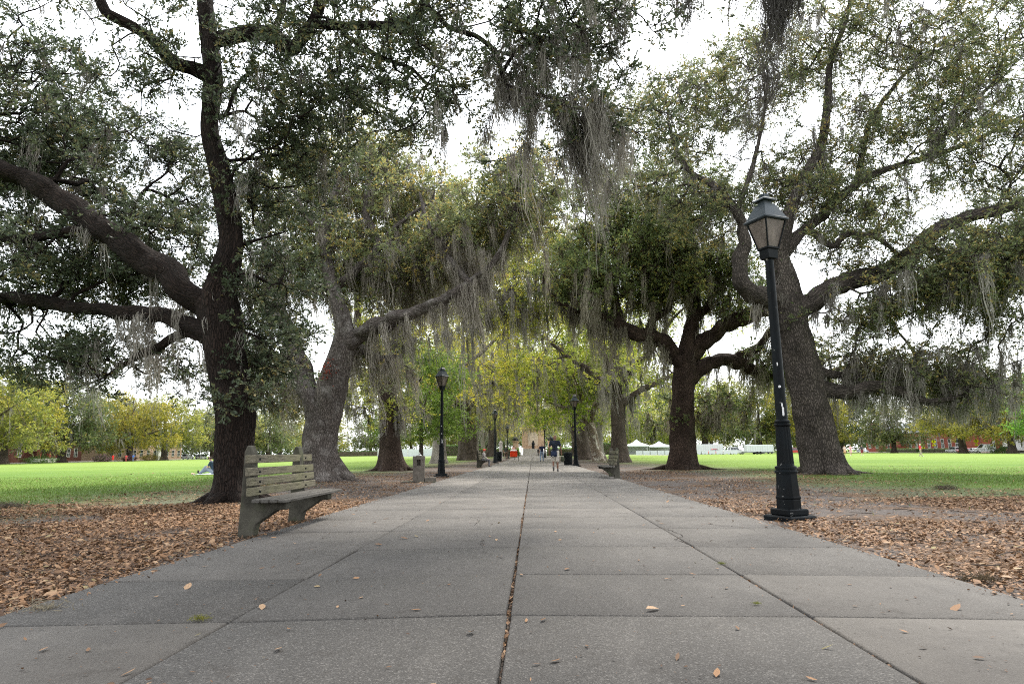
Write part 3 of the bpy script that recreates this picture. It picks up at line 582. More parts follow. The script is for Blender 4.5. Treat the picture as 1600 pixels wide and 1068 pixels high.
f3=generic(43,-111,222,17,10,.8,'leaf_oak','bark_far',90,11,32,.85,.46,150,3.2,'oak_tree','pale olive mossy oak before the end of the pink stucco building',(2.4,2.3,1.6),mw=.09,strands=9,sz=1.25,bot=.24,low=.22,step=1.1)
G2='background trees round the lawn'
for t in (f1,f2,f3): t['group']=G2
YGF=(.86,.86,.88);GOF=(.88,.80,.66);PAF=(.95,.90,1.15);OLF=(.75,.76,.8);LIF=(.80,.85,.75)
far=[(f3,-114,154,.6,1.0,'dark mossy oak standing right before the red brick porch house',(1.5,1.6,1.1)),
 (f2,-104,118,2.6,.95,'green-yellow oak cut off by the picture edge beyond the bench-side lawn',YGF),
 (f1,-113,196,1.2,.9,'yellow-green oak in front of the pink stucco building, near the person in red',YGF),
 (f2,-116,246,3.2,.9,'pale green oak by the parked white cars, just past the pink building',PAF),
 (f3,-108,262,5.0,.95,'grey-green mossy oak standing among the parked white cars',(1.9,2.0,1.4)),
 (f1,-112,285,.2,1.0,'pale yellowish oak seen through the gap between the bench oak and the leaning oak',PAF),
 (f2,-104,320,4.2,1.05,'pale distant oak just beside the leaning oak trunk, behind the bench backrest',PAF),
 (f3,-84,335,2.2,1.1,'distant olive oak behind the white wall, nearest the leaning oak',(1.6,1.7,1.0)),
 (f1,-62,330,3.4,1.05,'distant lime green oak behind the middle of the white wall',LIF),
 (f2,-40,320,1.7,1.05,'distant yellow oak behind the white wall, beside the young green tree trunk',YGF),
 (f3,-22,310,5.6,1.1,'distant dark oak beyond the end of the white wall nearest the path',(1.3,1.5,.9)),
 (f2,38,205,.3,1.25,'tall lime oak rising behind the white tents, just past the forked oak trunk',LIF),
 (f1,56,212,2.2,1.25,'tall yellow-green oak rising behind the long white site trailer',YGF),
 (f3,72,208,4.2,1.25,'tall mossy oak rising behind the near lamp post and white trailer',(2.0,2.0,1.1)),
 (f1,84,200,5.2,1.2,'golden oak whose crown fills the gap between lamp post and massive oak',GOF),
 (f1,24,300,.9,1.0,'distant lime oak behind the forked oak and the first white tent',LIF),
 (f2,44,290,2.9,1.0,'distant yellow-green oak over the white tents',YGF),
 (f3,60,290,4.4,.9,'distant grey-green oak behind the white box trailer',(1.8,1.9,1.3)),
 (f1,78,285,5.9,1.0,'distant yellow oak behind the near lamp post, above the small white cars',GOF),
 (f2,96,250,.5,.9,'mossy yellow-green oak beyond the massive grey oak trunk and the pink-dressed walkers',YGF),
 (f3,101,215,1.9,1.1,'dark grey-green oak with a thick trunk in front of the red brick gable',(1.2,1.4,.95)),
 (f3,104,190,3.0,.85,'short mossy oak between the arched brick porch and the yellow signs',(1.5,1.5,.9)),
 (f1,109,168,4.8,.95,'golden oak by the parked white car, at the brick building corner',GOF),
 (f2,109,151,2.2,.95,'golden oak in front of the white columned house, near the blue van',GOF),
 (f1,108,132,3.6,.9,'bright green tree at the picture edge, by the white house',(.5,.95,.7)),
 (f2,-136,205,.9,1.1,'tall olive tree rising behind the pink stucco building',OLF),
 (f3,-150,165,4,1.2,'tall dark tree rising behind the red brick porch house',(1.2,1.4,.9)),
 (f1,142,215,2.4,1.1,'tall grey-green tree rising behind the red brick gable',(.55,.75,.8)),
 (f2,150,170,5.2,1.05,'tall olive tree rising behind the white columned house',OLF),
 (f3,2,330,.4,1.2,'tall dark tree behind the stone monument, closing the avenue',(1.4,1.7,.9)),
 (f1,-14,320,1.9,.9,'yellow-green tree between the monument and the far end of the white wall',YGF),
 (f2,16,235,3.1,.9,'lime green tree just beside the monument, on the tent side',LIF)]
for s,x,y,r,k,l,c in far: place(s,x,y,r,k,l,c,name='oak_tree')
# shrubs and hedges
def shrub(seed,x,y,r,h,leaf,label,col=(1,1,1),n=2600,L=.22,name='shrub',cat='shrub',ry=None):
    rng=np.random.default_rng(seed);ry=ry or r
    b=np.array([x,y,gz(x)])
    u=rng.normal(0,1,(n,3));u/=np.linalg.norm(u,axis=1,keepdims=True);q=rng.uniform(.25,1,(n,1))**.4
    lob=1+.16*np.sin(u[:,:1]*7+seed)+.12*np.sin(u[:,1:2]*9+seed*2)+.1*np.sin(u[:,2:]*8)
    c=u*q*lob*np.array([r,ry,h*.55]);c[:,2]=np.abs(c[:,2]+h*.42)
    e=empty(name,b,label,cat)
    o=link('foliage',leaf_mesh('foliage',c,rng,L,M[leaf]),e);o.color=tuple(col)+(1,)
    mb=MB()
    for k in range(5):
        a=k*1.3;mb.tube([(0,0,-.05),(math.cos(a)*r*.25,math.sin(a)*ry*.25,h*.3),(math.cos(a)*r*.6,math.sin(a)*ry*.6,h*.7)],[.05,.035,.012],5)
    link('stem',mb.mesh('stem',M['bark_plain'],True),e);return e
M['bark_plain']=plain('bark_plain',(.09,.07,.055),.9,.1)
def hedge(seed,x0,x1,y0,y1,h,label,col=(.8,.9,.8),n=6000,L=.2):
    rng=np.random.default_rng(seed);c=rng.uniform(0,1,(n,3))
    f=rng.integers(0,3,n);side=np.where(rng.uniform(0,1,n)<.5,0.,1.)
    c[f==0,0]=side[f==0];c[f==1,1]=side[f==1];c[f==2,2]=1
    c=c*[x1-x0,y1-y0,h]+[-(x1-x0)/2,-(y1-y0)/2,0]+rng.normal(0,.06,(n,3))
    xc=(x0+x1)/2
    e=empty('hedge',(xc,(y0+y1)/2,gz(xc)),label,'hedge')
    o=link('foliage',leaf_mesh('foliage',c,rng,L,M['leaf_green']),e);o.color=tuple(col)+(1,)
    mb=MB();mb.box(-(x1-x0)/2+.15,(x1-x0)/2-.15,-(y1-y0)/2+.12,(y1-y0)/2-.12,0,h-.15)
    link('stem',mb.mesh('stem',M['bark_plain']),e);return e
# ------------------------------------------------------------------ ground, lawns, path
def lowfreq(x,y,s,seed=0):
    r=np.random.default_rng(seed);o=0
    for k in range(6):
        a=r.uniform(0,6.28);f=s*r.uniform(.6,1.9);o=o+np.sin((x*math.cos(a)+y*math.sin(a))*f+r.uniform(0,6.28))
    return o/6
t=NT('soil_litter');P=t.pos()
sx=t.n('SeparateXYZ',i_Vector=P)
n1=t.noise(P,.55,6,.6);n2=t.noise(P,.16,3,.5);n3=t.noise(P,14,4,.6)
cell=t.vor(P,38,'F1',1);cellv=t.n('SeparateColor',i_Color=cell).outputs[0]
leafc=t.ramp(cellv,[(0.,(.04,.026,.018)),(.4,(.095,.06,.038)),(.75,(.14,.09,.058)),(1.,(.19,.13,.085))])
sand=t.mix(n3,(.055,.047,.043),(.15,.13,.117))
soil=t.mix(t.ramp(t.math('ADD',n1,t.math('MULTIPLY',n3,.12)),[(.44,0.),(.58,1.)]),leafc,sand)
ax=t.math('ABSOLUTE',sx.outputs[0])
gm=t.math('MULTIPLY_ADD',n2,7.0,t.math('MULTIPLY_ADD',n1,5.0,ax))
far=t.math('MULTIPLY',sx.outputs[1],.035,clamp=False)
edge=t.ramp(t.math('MULTIPLY_ADD',t.math('ADD',gm,far),.1,-1.30,clamp=True),[(.10,0.),(.75,1.)])
gn=t.noise(t.scale(P,(1,1.0,1)),2.2,6,.7)
gl=t.noise(t.scale(P,(.05,.12,1)),1.0,4,.6)
grassc=t.mix(gn,(.042,.088,.012),(.088,.158,.022))
grassc=t.mix(t.ramp(gl,[(.35,0.),(.7,.8)]),grassc,(.135,.20,.034))
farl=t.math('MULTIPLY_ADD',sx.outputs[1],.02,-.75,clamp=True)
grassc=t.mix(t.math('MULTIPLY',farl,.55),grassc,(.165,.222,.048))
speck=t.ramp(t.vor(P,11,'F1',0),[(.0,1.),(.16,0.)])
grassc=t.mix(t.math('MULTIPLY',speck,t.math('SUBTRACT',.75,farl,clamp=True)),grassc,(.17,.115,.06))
col=t.mix(edge,soil,grassc)
h=t.math('ADD',t.math('MULTIPLY',t.vor(P,26,'F1',0),.6),n3)
M['soil']=t.done(col,.95,.1,t.bump(h,.8,.04))
xs=np.unique(np.concatenate([np.linspace(-420,-100,17),np.linspace(-100,-15,12),np.linspace(-15,15,31),np.linspace(15,100,12),np.linspace(100,420,17)]))
ys=np.unique(np.concatenate([np.linspace(-60,0,7),np.linspace(0,60,41),np.linspace(60,300,25),np.linspace(300,900,13)]))
X,Yg=np.meshgrid(xs,ys);Z=np.vectorize(gz)(X)+.03*lowfreq(X,Yg,.5,3)*np.clip((np.abs(X)-4)/3,0,1)-.015*(np.abs(X)<3.4)
nx=len(xs);i=np.arange(len(ys)-1)[:,None]*nx+np.arange(nx-1)[None]
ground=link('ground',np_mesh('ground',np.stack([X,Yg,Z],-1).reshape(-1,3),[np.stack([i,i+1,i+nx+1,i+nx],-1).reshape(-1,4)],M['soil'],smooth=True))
tag(ground,kind='structure',label='brown leaf-strewn soil under the trees',cat='ground')
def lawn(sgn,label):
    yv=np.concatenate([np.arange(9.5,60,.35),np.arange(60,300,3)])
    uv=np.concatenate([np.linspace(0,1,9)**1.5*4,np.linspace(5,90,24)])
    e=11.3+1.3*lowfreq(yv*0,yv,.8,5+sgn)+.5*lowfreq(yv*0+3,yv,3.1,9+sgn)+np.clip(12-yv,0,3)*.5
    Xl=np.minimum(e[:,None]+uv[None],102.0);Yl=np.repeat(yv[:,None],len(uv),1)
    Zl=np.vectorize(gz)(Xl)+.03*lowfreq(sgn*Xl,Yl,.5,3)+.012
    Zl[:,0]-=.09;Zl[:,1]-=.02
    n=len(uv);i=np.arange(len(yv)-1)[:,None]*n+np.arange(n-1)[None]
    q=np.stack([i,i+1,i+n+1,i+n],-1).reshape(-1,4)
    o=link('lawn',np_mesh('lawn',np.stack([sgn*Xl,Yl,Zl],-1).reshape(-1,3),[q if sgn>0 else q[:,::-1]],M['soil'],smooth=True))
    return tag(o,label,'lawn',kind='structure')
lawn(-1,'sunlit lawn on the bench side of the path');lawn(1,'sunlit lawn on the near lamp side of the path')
# fallen leaves
def gzv(x): return -0.4*np.clip((np.abs(x)-15)/85.0,0,1.6)
def flat_leaves(name,x,y,z,rng,L,mat,tilt=.35,wr=.36,tint=None):
    n=len(x);a=rng.uniform(0,2*PI,n);d=np.stack([np.cos(a),np.sin(a),rng.normal(0,tilt,n)],-1);d/=np.linalg.norm(d,axis=1,keepdims=True)
    nr=np.stack([rng.normal(0,tilt,n),rng.normal(0,tilt,n),np.ones(n)],-1);s=np.cross(nr,d);s/=np.linalg.norm(s,axis=1,keepdims=True);nn=np.cross(d,s)
    l=(L*np.clip(rng.lognormal(-.12,.42,n),.25,2.0))[:,None];w=l*wr*rng.uniform(.55,1.5,(n,1))*.5;c=np.stack([x,y,z],-1);fo=rng.uniform(.1,.6,(n,1))
    Vv=np.empty((n,6,3));Vv[:,0]=c-d*l*.5+nn*l*.05;Vv[:,3]=c+d*l*.5+nn*l*.08
    Vv[:,1]=c-d*l*.15+s*w+nn*w*fo;Vv[:,2]=c+d*l*.2+s*w*.85+nn*w*fo;Vv[:,5]=c-d*l*.15-s*w+nn*w*fo;Vv[:,4]=c+d*l*.2-s*w*.85+nn*w*fo
    b=np.arange(n)[:,None]*6;F=np.concatenate([b+np.array([[0,1,2,3]]),b+np.array([[0,3,4,5]])])
    t_=np.clip(rng.beta(1.25,1.45,n)+ (0 if tint is None else tint),0,1)
    return np_mesh(name,Vv.reshape(-1,3),[F],M[mat] if isinstance(mat,str) else mat,{'tint':np.repeat(t_,6)})
rng=np.random.default_rng(77)
def scatter(n,x0,x1,y0,y1,keep):
    x=rng.uniform(x0,x1,n);y=rng.uniform(y0,y1,n);k=rng.uniform(0,1,n)<keep(x,y);return x[k],y[k]
EL,ER=-3.46,3.27
def kL(x,y):
    d=np.clip(1.0-(np.abs(x)-10.2-1.5*lowfreq(x,y,.9,21))/2.5,.05,1);b=np.clip(.85+1.7*lowfreq(x,y,1.1,8)+.6*lowfreq(x,y,3.3,18),.10,1)
    return d*b*np.clip((np.abs(x)-3.25)/.5,.3,1)
def kR(x,y): return kL(x,y)*np.clip(.70+1.3*lowfreq(x,y,.8,15),.22,1)+.5*np.clip((9-y)/3,0,1)
xa,ya=scatter(200000,-12.5,EL+.05,2.5,14,kL);xb,yb=scatter(34000,-14,EL-.02,14,34,kL)
xc,yc=scatter(185000,ER-.03,14,3.0,14,kR);xd,yd=scatter(40000,ER-.02,14,14,34,kR)
x=np.concatenate([xa,xb,xc,xd]);y=np.concatenate([ya,yb,yc,yd])
z=.03*lowfreq(x,y,.5,3)*np.clip((np.abs(x)-4)/3,0,1)+rng.uniform(.008,.045,len(x))
xe,ye=scatter(9000,-26,-11,11,40,lambda x,y:.35+0*x);xf,yf=scatter(9000,11,26,13,40,lambda x,y:.35+0*x)
x=np.concatenate([x,xe,xf]);y=np.concatenate([y,ye,yf]);z=np.concatenate([z,gzv(np.r_[xe,xf])+.03*lowfreq(np.r_[xe,xf],np.r_[ye,yf],.5,3)+.04])
o=link('leaf_litter',flat_leaves('leaf_litter',x,y,z,rng,.049,'litter'));tag(o,'brown fallen leaves carpeting the soil on both sides of the path','fallen leaves',kind='stuff')
# leaves blown onto the path and packed into its joints
xp=np.concatenate([rng.uniform(EL,ER,300),-.165+rng.normal(0,.008,600),1.68+rng.normal(0,.008,260),EL+np.abs(rng.normal(0,.10,500)),ER-np.abs(rng.normal(0,.10,420))])
yp=np.concatenate([2.8+18*rng.uniform(0,1,300)**1.9,rng.uniform(2.8,16,600),rng.uniform(2.8,9,260),rng.uniform(3,22,500),rng.uniform(3,22,420)])
zp=np.full(len(xp),.052);zp[300:1160]=.026
big=flat_leaves('fallen_leaves',xp[:300],yp[:300],zp[:300],rng,.056,'litter',.22,tint=.05)
o=link('fallen_leaves',big);tag(o,'scattered dry oak leaves lying on the concrete path','fallen leaves',kind='stuff')
o=link('leaf_debris',flat_leaves('leaf_debris',xp[300:],yp[300:],zp[300:],rng,.028,'litter',.5,tint=-.08));tag(o,'leaf crumbs packed into the path joints and edges','leaf debris',kind='stuff')
xq=rng.uniform(EL,ER,2600);yq=2.7+16*rng.uniform(0,1,2600)**1.5;s_=rng.uniform(0,1,2600)<np.clip(.4+1.3*lowfreq(xq,yq,1.7,44),.06,1);xq,yq=xq[s_],yq[s_]
o=link('path_crumbs',flat_leaves('path_crumbs',xq,yq,np.full(len(xq),.051),rng,.017,'litter',.3,tint=-.35));tag(o,'tiny dark leaf crumbs and twig bits strewn over the concrete','leaf debris',kind='stuff')
xt=np.concatenate([rng.uniform(-10,EL,150),rng.uniform(ER,11,150)]);yt=rng.uniform(3,22,300);mb=MB()
for a_,b_ in zip(xt,yt):
    an=rng.uniform(0,6.28);L_=rng.uniform(.08,.45);p=np.array([a_,b_,.05]);q=p+[math.cos(an)*L_,math.sin(an)*L_,rng.uniform(-.01,.03)]
    mb.tube([p,(p+q)/2+rng.normal(0,.012,3),q],[.006,.005,.003],4)
o=mb.build('fallen_twigs',plain('twig_bark',(.045,.036,.03),.9,.1,.4,6,0));tag(o,'thin dark twigs strewn through the leaf litter','twigs',kind='stuff')
# grass blades
def blades(n,x,y,rng,h=.055,w=.012):
    n=len(x);a=rng.uniform(0,2*PI,n);ln=rng.normal(0,.025,(n,2));hh=h*rng.uniform(.5,1.5,n)
    z=gzv(x)+.03*lowfreq(x,y,.5,3)+.006
    Vv=np.empty((n,3,3));dx=np.cos(a)*w*.5;dy=np.sin(a)*w*.5
    Vv[:,0]=np.stack([x-dx,y-dy,z],-1);Vv[:,1]=np.stack([x+dx,y+dy,z],-1);Vv[:,2]=np.stack([x+ln[:,0],y+ln[:,1],z+hh],-1)
    return np_mesh('grass',Vv.reshape(-1,3),[np.arange(3*n).reshape(-1,3)],M['grass_blade'],{'tint':np.repeat(np.clip(rng.beta(2,2,n)+.3*lowfreq(x,y,.6,2),0,1),3)})
def kg(x,y): return np.clip((np.abs(x)-10.6+2.2*lowfreq(x,y,1.1,31)+.04*(y-12))/2.2,.012,1)*(np.abs(x)<.9*y+1)*np.clip((36-y)/16,0,1)
xa,ya=scatter(185000,-36,-5,9,36,kg);xb,yb=scatter(130000,5,36,9,36,kg)
x=np.concatenate([xa,xb]);y=np.concatenate([ya,yb]);k=np.abs(x)<.86*y+1.5;x,y=x[k],y[k]
o=link('grass',blades(0,x,y,rng));tag(o,'short grass growing on the lawns and creeping into the leaf litter','grass',kind='stuff')
# path slabs
t=NT('path_concrete');P=t.pos();ti=t.attr('tint')
ag=t.vor(P,130,'F1',1);agv=t.n('SeparateColor',i_Color=ag).outputs[0]
st=t.noise(P,1.1,6,.65);st2=t.noise(t.scale(P,(1.0,.35,1)),3.1,5,.6);fn=t.noise(P,55,3,.6)
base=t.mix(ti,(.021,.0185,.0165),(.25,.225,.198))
base=t.mix(t.ramp(st,[(.30,.8),(.60,0.)]),base,(.042,.037,.033))
base=t.mix(t.ramp(st2,[(.5,0.),(.8,.3)]),base,(.17,.155,.14))
expo=t.attr('expo')
sp=t.ramp(agv,[(0.,.0),(.6,.10),(.84,.30),(.96,1.)])
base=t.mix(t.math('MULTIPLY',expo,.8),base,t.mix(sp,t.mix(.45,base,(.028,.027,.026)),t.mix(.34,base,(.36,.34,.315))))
base=t.mix(t.math('MULTIPLY',fn,.45),base,(.07,.066,.062))
st3=t.noise(P,4.5,5,.7);base=t.mix(t.ramp(st3,[(.56,0.),(.72,.6)]),base,(.035,.03,.026))
base=t.mix(t.ramp(t.noise(P,19,3,.6),[(.62,0.),(.7,.55)]),base,(.03,.026,.022))
hh=t.math('MULTIPLY_ADD',t.vor(P,95,'F1',0),t.math('MULTIPLY_ADD',expo,.9,.1),t.math('MULTIPLY',fn,.6))
M['path']=t.done(base,.82,.3,t.bump(hh,.55,.012))
rng=np.random.default_rng(5)
Vp,Fp,Tp,Ep=[],[],[],[]
xj=[EL,-1.87,-.165,1.68,ER];off=[[-.30,-.20],[-.20,-.02],[-.04,-.10],[-.10,-.22]]
yj=[-6.0];
base_j=[-1.45,0.05,1.5,2.86,4.28,5.62,7.18,8.82]
yj+=base_j
while yj[-1]<140: yj.append(yj[-1]+1.52)
def slab(c,ztop,tint,ex):
    c=np.array(c);m=c.mean(0);o=len(Vp)
    d=(m-c)/np.linalg.norm(m-c,axis=1,keepdims=True);b=.012
    for p in c: Vp.append((p[0],p[1],-.03))
    for p in c: Vp.append((p[0],p[1],ztop-.010))
    for p,q in zip(c,d): Vp.append((p[0]+q[0]*b,p[1]+q[1]*b,ztop))
    for L0 in (0,4):
        for k in range(4): Fp.append((o+L0+k,o+L0+(k+1)%4,o+L0+4+(k+1)%4,o+L0+4+k))
    Fp.append((o+8,o+9,o+10,o+11))
    Tp.extend([tint]*12);Ep.extend([ex]*12)
for r_ in range(len(yj)-1):
    for c in range(4):
        w=lambda x,s: x+(EL*0)+s*.012*np.sin(x*0+yj[r_]*2.1)
        x0,x1=xj[c],xj[c+1];nar=lambda x,y: x*(1-.0022*min(60,max(0,y-10)))
        y0,y1=yj[r_],yj[r_+1];g=.006
        gl=.011 if c==2 else (.010 if c==3 and y0<9 else g);gr=.011 if c==1 else (.010 if c==2 and y0<9 else g)
        jl=rng.normal(0,.009,8)
        ex=float(np.clip(rng.normal(.8,.12),.4,1))
        tint=float(np.clip(rng.normal(.08,.035)+min(.85,max(0,y0-3.6)*.044),0,1))  # random slab tone; near slabs coloured darker to paint in the canopy shade
        if y0<4.2 and c==0 and y0>1.4: tint,ex=.24,.3
        if 4.2<y0<5.6 and c==3: tint,ex=.24,.4
        if 2.8<y0<4.2 and c==3: tint,ex=.3,.25
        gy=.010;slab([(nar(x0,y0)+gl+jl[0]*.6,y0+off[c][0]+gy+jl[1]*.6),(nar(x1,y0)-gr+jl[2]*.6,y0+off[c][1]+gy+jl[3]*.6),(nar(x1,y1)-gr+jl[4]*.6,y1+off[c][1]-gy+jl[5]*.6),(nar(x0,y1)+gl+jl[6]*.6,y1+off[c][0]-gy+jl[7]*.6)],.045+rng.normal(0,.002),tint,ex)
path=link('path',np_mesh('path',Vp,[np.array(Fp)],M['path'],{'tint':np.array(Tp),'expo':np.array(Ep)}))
tag(path,'long straight path of worn grey concrete slabs','path',kind='structure')
M['crack']=plain('crack',(.035,.03,.027),.95,.05,.3,20,0)
mb=MB()
def crack(pts,w):
    rg=[];pts=[np.array(p,float) for p in pts];fine=[]
    for a,b in zip(pts[:-1],pts[1:]):
        for k in range(7): fine.append(a+(b-a)*k/7+rng.normal(0,.012,2))
    for k in range(len(fine)-1):
        a,b=fine[k],fine[k+1];d=(b-a)/max(1e-6,np.linalg.norm(b-a));n=np.array([-d[1],d[0]])*w*rng.uniform(.4,1.1)
        mb.add([(a[0]-n[0],a[1]-n[1],.0515),(b[0]-n[0],b[1]-n[1],.0515),(b[0]+n[0],b[1]+n[1],.0515),(a[0]+n[0],a[1]+n[1],.0515)],[(0,1,2,3)])
crack([(1.5,8.75),(1.72,8.6),(1.78,8.0),(1.62,7.6),(1.68,7.1)],.006);crack([(2.3,9.4),(2.55,8.9),(2.75,8.7),(2.8,8.4)],.004);crack([(-1.0,10.4),(-.8,9.8),(-.82,9.1)],.004)
mb.build('crack',M['crack'],path)
# roads along both sides
M['asphalt']=plain('asphalt',(.075,.073,.072),.9,.2,.25,3,.2)
M['kerb']=plain('kerb',(.34,.32,.29),.9,.2)
for s,lab in ((-1,'side street beyond the bench-side lawn'),(1,'side street beyond the near-lamp-side lawn')):
    mb=MB();z0=gz(114.5);z1=gz(124.5);a,b=sorted((s*114.5,s*124.5))
    mb.add([(a,90,gz(a)+.02),(b,90,gz(b)+.02),(b,400,gz(b)+.02),(a,400,gz(a)+.02)],[(0,1,2,3)])
    r=mb.build('road',M['asphalt']);tag(r,lab,'road',kind='structure')
    mb=MB();
    for xx in (114.3,124.6):
        q=s*xx;mb.box(q-.1,q+.1,90,400,gz(q)-.2,gz(q)+.13,.02)
    k=mb.build('kerb',M['kerb'],r)
    mb=MB();q=s*126.2;mb.box(q-1.4,q+1.4,90,400,gz(q)-.2,gz(q)+.12)
    w=mb.build('pavement',M['kerb']);tag(w,'pale pavement behind the '+lab,'pavement',kind='structure')
# moss tufts and twigs fallen on the ground
def tuft(px,py,r,label,seed,mat='moss',col=(.6,.58,.5)):
    d=CR*(px-800)/F_+CU*(534-py)/F_+CF;tt=-CAMH/d[2];p=d*tt
    rg=np.random.default_rng(seed);n=260
    c=rg.normal(0,1,(n,3))*[r*.5,r*.4,r*.16];c[:,2]=np.abs(c[:,2])+.01
    o=link('moss_clump',leaf_mesh('moss_clump',c,rg,r*.55,M[mat],wr=.08),None,(p[0],p[1],.045 if abs(p[0])<3.3 else .01));o.color=tuple(col)+(1,)
    tag(o,label,'moss clump')
tuft(66,960,.16,'grey fallen moss tuft on the path corner beside the leaf litter',1,col=(1,.95,.8))
tuft(312,981,.055,'yellow-green sprig lying on the corner of the pale slab',2,'leaf_new',(.6,.55,.5))
tuft(1534,912,.16,'dark moss clump in the leaf litter at the path edge past the near lamp',3,col=(.3,.25,.18))
tuft(1128,890,.035,'small green sprig lying on the slab joint ahead of the near lamp',4,'leaf_new',(.4,.42,.3))
tuft(1183,956,.03,'tiny lime leaf sprig in the middle of a dark slab on the lamp side',5,'leaf_new',(.5,.5,.4))
tuft(390,791,.22,'pale grey moss clump on the grass just before the bench oak',6,col=(.9,.88,.8))
tuft(12,793,.30,'dark fallen moss heap on the lawn edge at the bench side',7,col=(.45,.42,.36))
tuft(1478,765,.3,'dark moss heap on the lawn edge behind the near lamp',8,col=(.4,.36,.3))
# ------------------------------------------------------------------ furniture
t=NT('weathered_wood');o=t.obj();v=t.scale(o,(9,.7,9));g1=t.noise(v,6,6,.65,.4);g2=t.noise(o,1.7,4,.6)
c=t.mix(t.ramp(g1,[(.3,0.),(.72,1.)]),(.026,.023,.018),(.20,.178,.132));c=t.mix(t.ramp(g2,[(.42,0.),(.62,.65)]),c,(.12,.118,.066))
M['wood']=t.done(c,.9,.15,t.bump(g1,.6,.01))
M['wood_grey']=M['wood'].copy();M['wood_grey'].name='wood_grey'
for nd in M['wood_grey'].node_tree.nodes:
    if nd.type=='MIX':
        if nd.inputs[7].default_value[0]<.15: nd.inputs[7].default_value=(.07,.066,.06,1)
        else: nd.inputs[7].default_value=(.125,.118,.108,1)
t=NT('old_concrete');o=t.obj();g1=t.noise(o,3,6,.65);g2=t.noise(o,45,3,.6)
c=t.mix(t.ramp(g1,[(.35,0.),(.65,1.)]),(.028,.026,.021),(.08,.075,.06));c=t.mix(t.ramp(t.noise(o,2.1,4),[(.5,0.),(.65,.6)]),c,(.05,.058,.028))
M['concrete']=t.done(c,.92,.15,t.bump(g2,.4,.01))
M['stone']=plain('stone',(.10,.087,.073),.9,.15,.3,6,.3)
t=NT('iron_black');o=t.obj();g1=t.noise(o,9,5,.7);g2=t.noise(o,3,4)
c=t.mix(t.ramp(g2,[(.4,0.),(.7,1.)]),(.003,.0036,.0042),(.006,.0085,.010));c=t.mix(t.ramp(g1,[(.665,0.),(.70,.8)]),c,(.34,.33,.31))
M['iron']=t.done(c,t.ramp(g2,[(.3,.36),(.7,.6)]),.08,t.bump(g1,.12,.004))
M['iron_plain']=plain('iron_plain',(.006,.008,.009),.55,.15,.3,4,.1)
M['metal_roof']=plain('metal_roof',(.016,.024,.029),.5,.25,.25,5,.1)
t=NT('lantern_glass');o=t.obj();g1=t.noise(t.scale(o,(3,3,1)),2.4,5,.6)
c=t.mix(t.ramp(g1,[(.35,0.),(.7,1.)]),(.12,.09,.075),(.33,.27,.23))
p=t.n('BsdfPrincipled',i_Roughness=.35);t.set(p.inputs['Base Color'],c);tr=t.n('BsdfTranslucent',i_Color=c);ms=t.n('MixShader',i_Fac=.5)
t.t.links.new(p.outputs[0],ms.inputs[1]);t.t.links.new(tr.outputs[0],ms.inputs[2]);t.t.links.new(ms.outputs[0],t.out.inputs[0]);M['lglass']=t.m
M['sticker']=plain('sticker',(.55,.55,.55),.6,.2,.3,40,0)
def bench(label,loc,rz,L=2.45,s1=.25,s2=1.95,group='park benches along the path'):
    """seat faces local +x, bench runs along local y from 0"""
    e=empty('park_bench',loc,label,'bench',rz,group)
    for s in (s1,s2):
        mb=MB()
        poly=[(-.10,-.08),(.10,-.08),(.115,.10),(.135,.17),(.40,.35),(.52,.352),(.52,.445),(.10,.455),(.075,.60),(.045,1.05),(.01,1.16),(-.03,1.165),(-.065,1.08),(-.075,.5)]
        mb.prism(poly,'y',s-.085,s+.085);o=mb.build('support',M['concrete'],e)
        bv=o.modifiers.new('b','BEVEL');bv.width=.014;bv.segments=2
    for k,z in enumerate((.575,.70,.825,.985)):
        mb=MB();a=.02*(k%2);x=.098-(z-.5)*.055
        mb.box(x,x+.042,a-.01,L-a,z-.052,z+.052,.006)
        o=mb.build('back_slat',M['wood'],e);o.rotation_euler=(0,-.05,.004*(k-1))
    for k in range(4):
        mb=MB();x=.135+k*.108;mb.box(x,x+.098,.01*k,L+.02-.01*k,.447,.492-(.008 if k==3 else 0),.006);mb.build('seat_slat',M['wood_grey'],e)
    mb=MB()
    for s in (s1,s2):
        for z in (.575,.70,.825,.985):
            x=.098-(z-.5)*.055+.042;mb.loft([[(x+q,s+r*math.cos(a),z+r*math.sin(a)) for a in np.arange(8)*PI/4] for q,r in ((-.01,.014),(.006,.014),(.009,.008))])
    mb.build('bolt',M['iron_plain'],e)
    return e
bench('weathered grey wooden bench on concrete supports beside the huge dark oak',(-3.66,8.12,0),0)
bench('small empty bench seen end-on beside the path, just before the black litter bin',(3.14,26.3,0),PI)
bench('far bench past the tall lamp and stone fountain, with someone in red sitting on it',(-3.74,44.2,0),0)
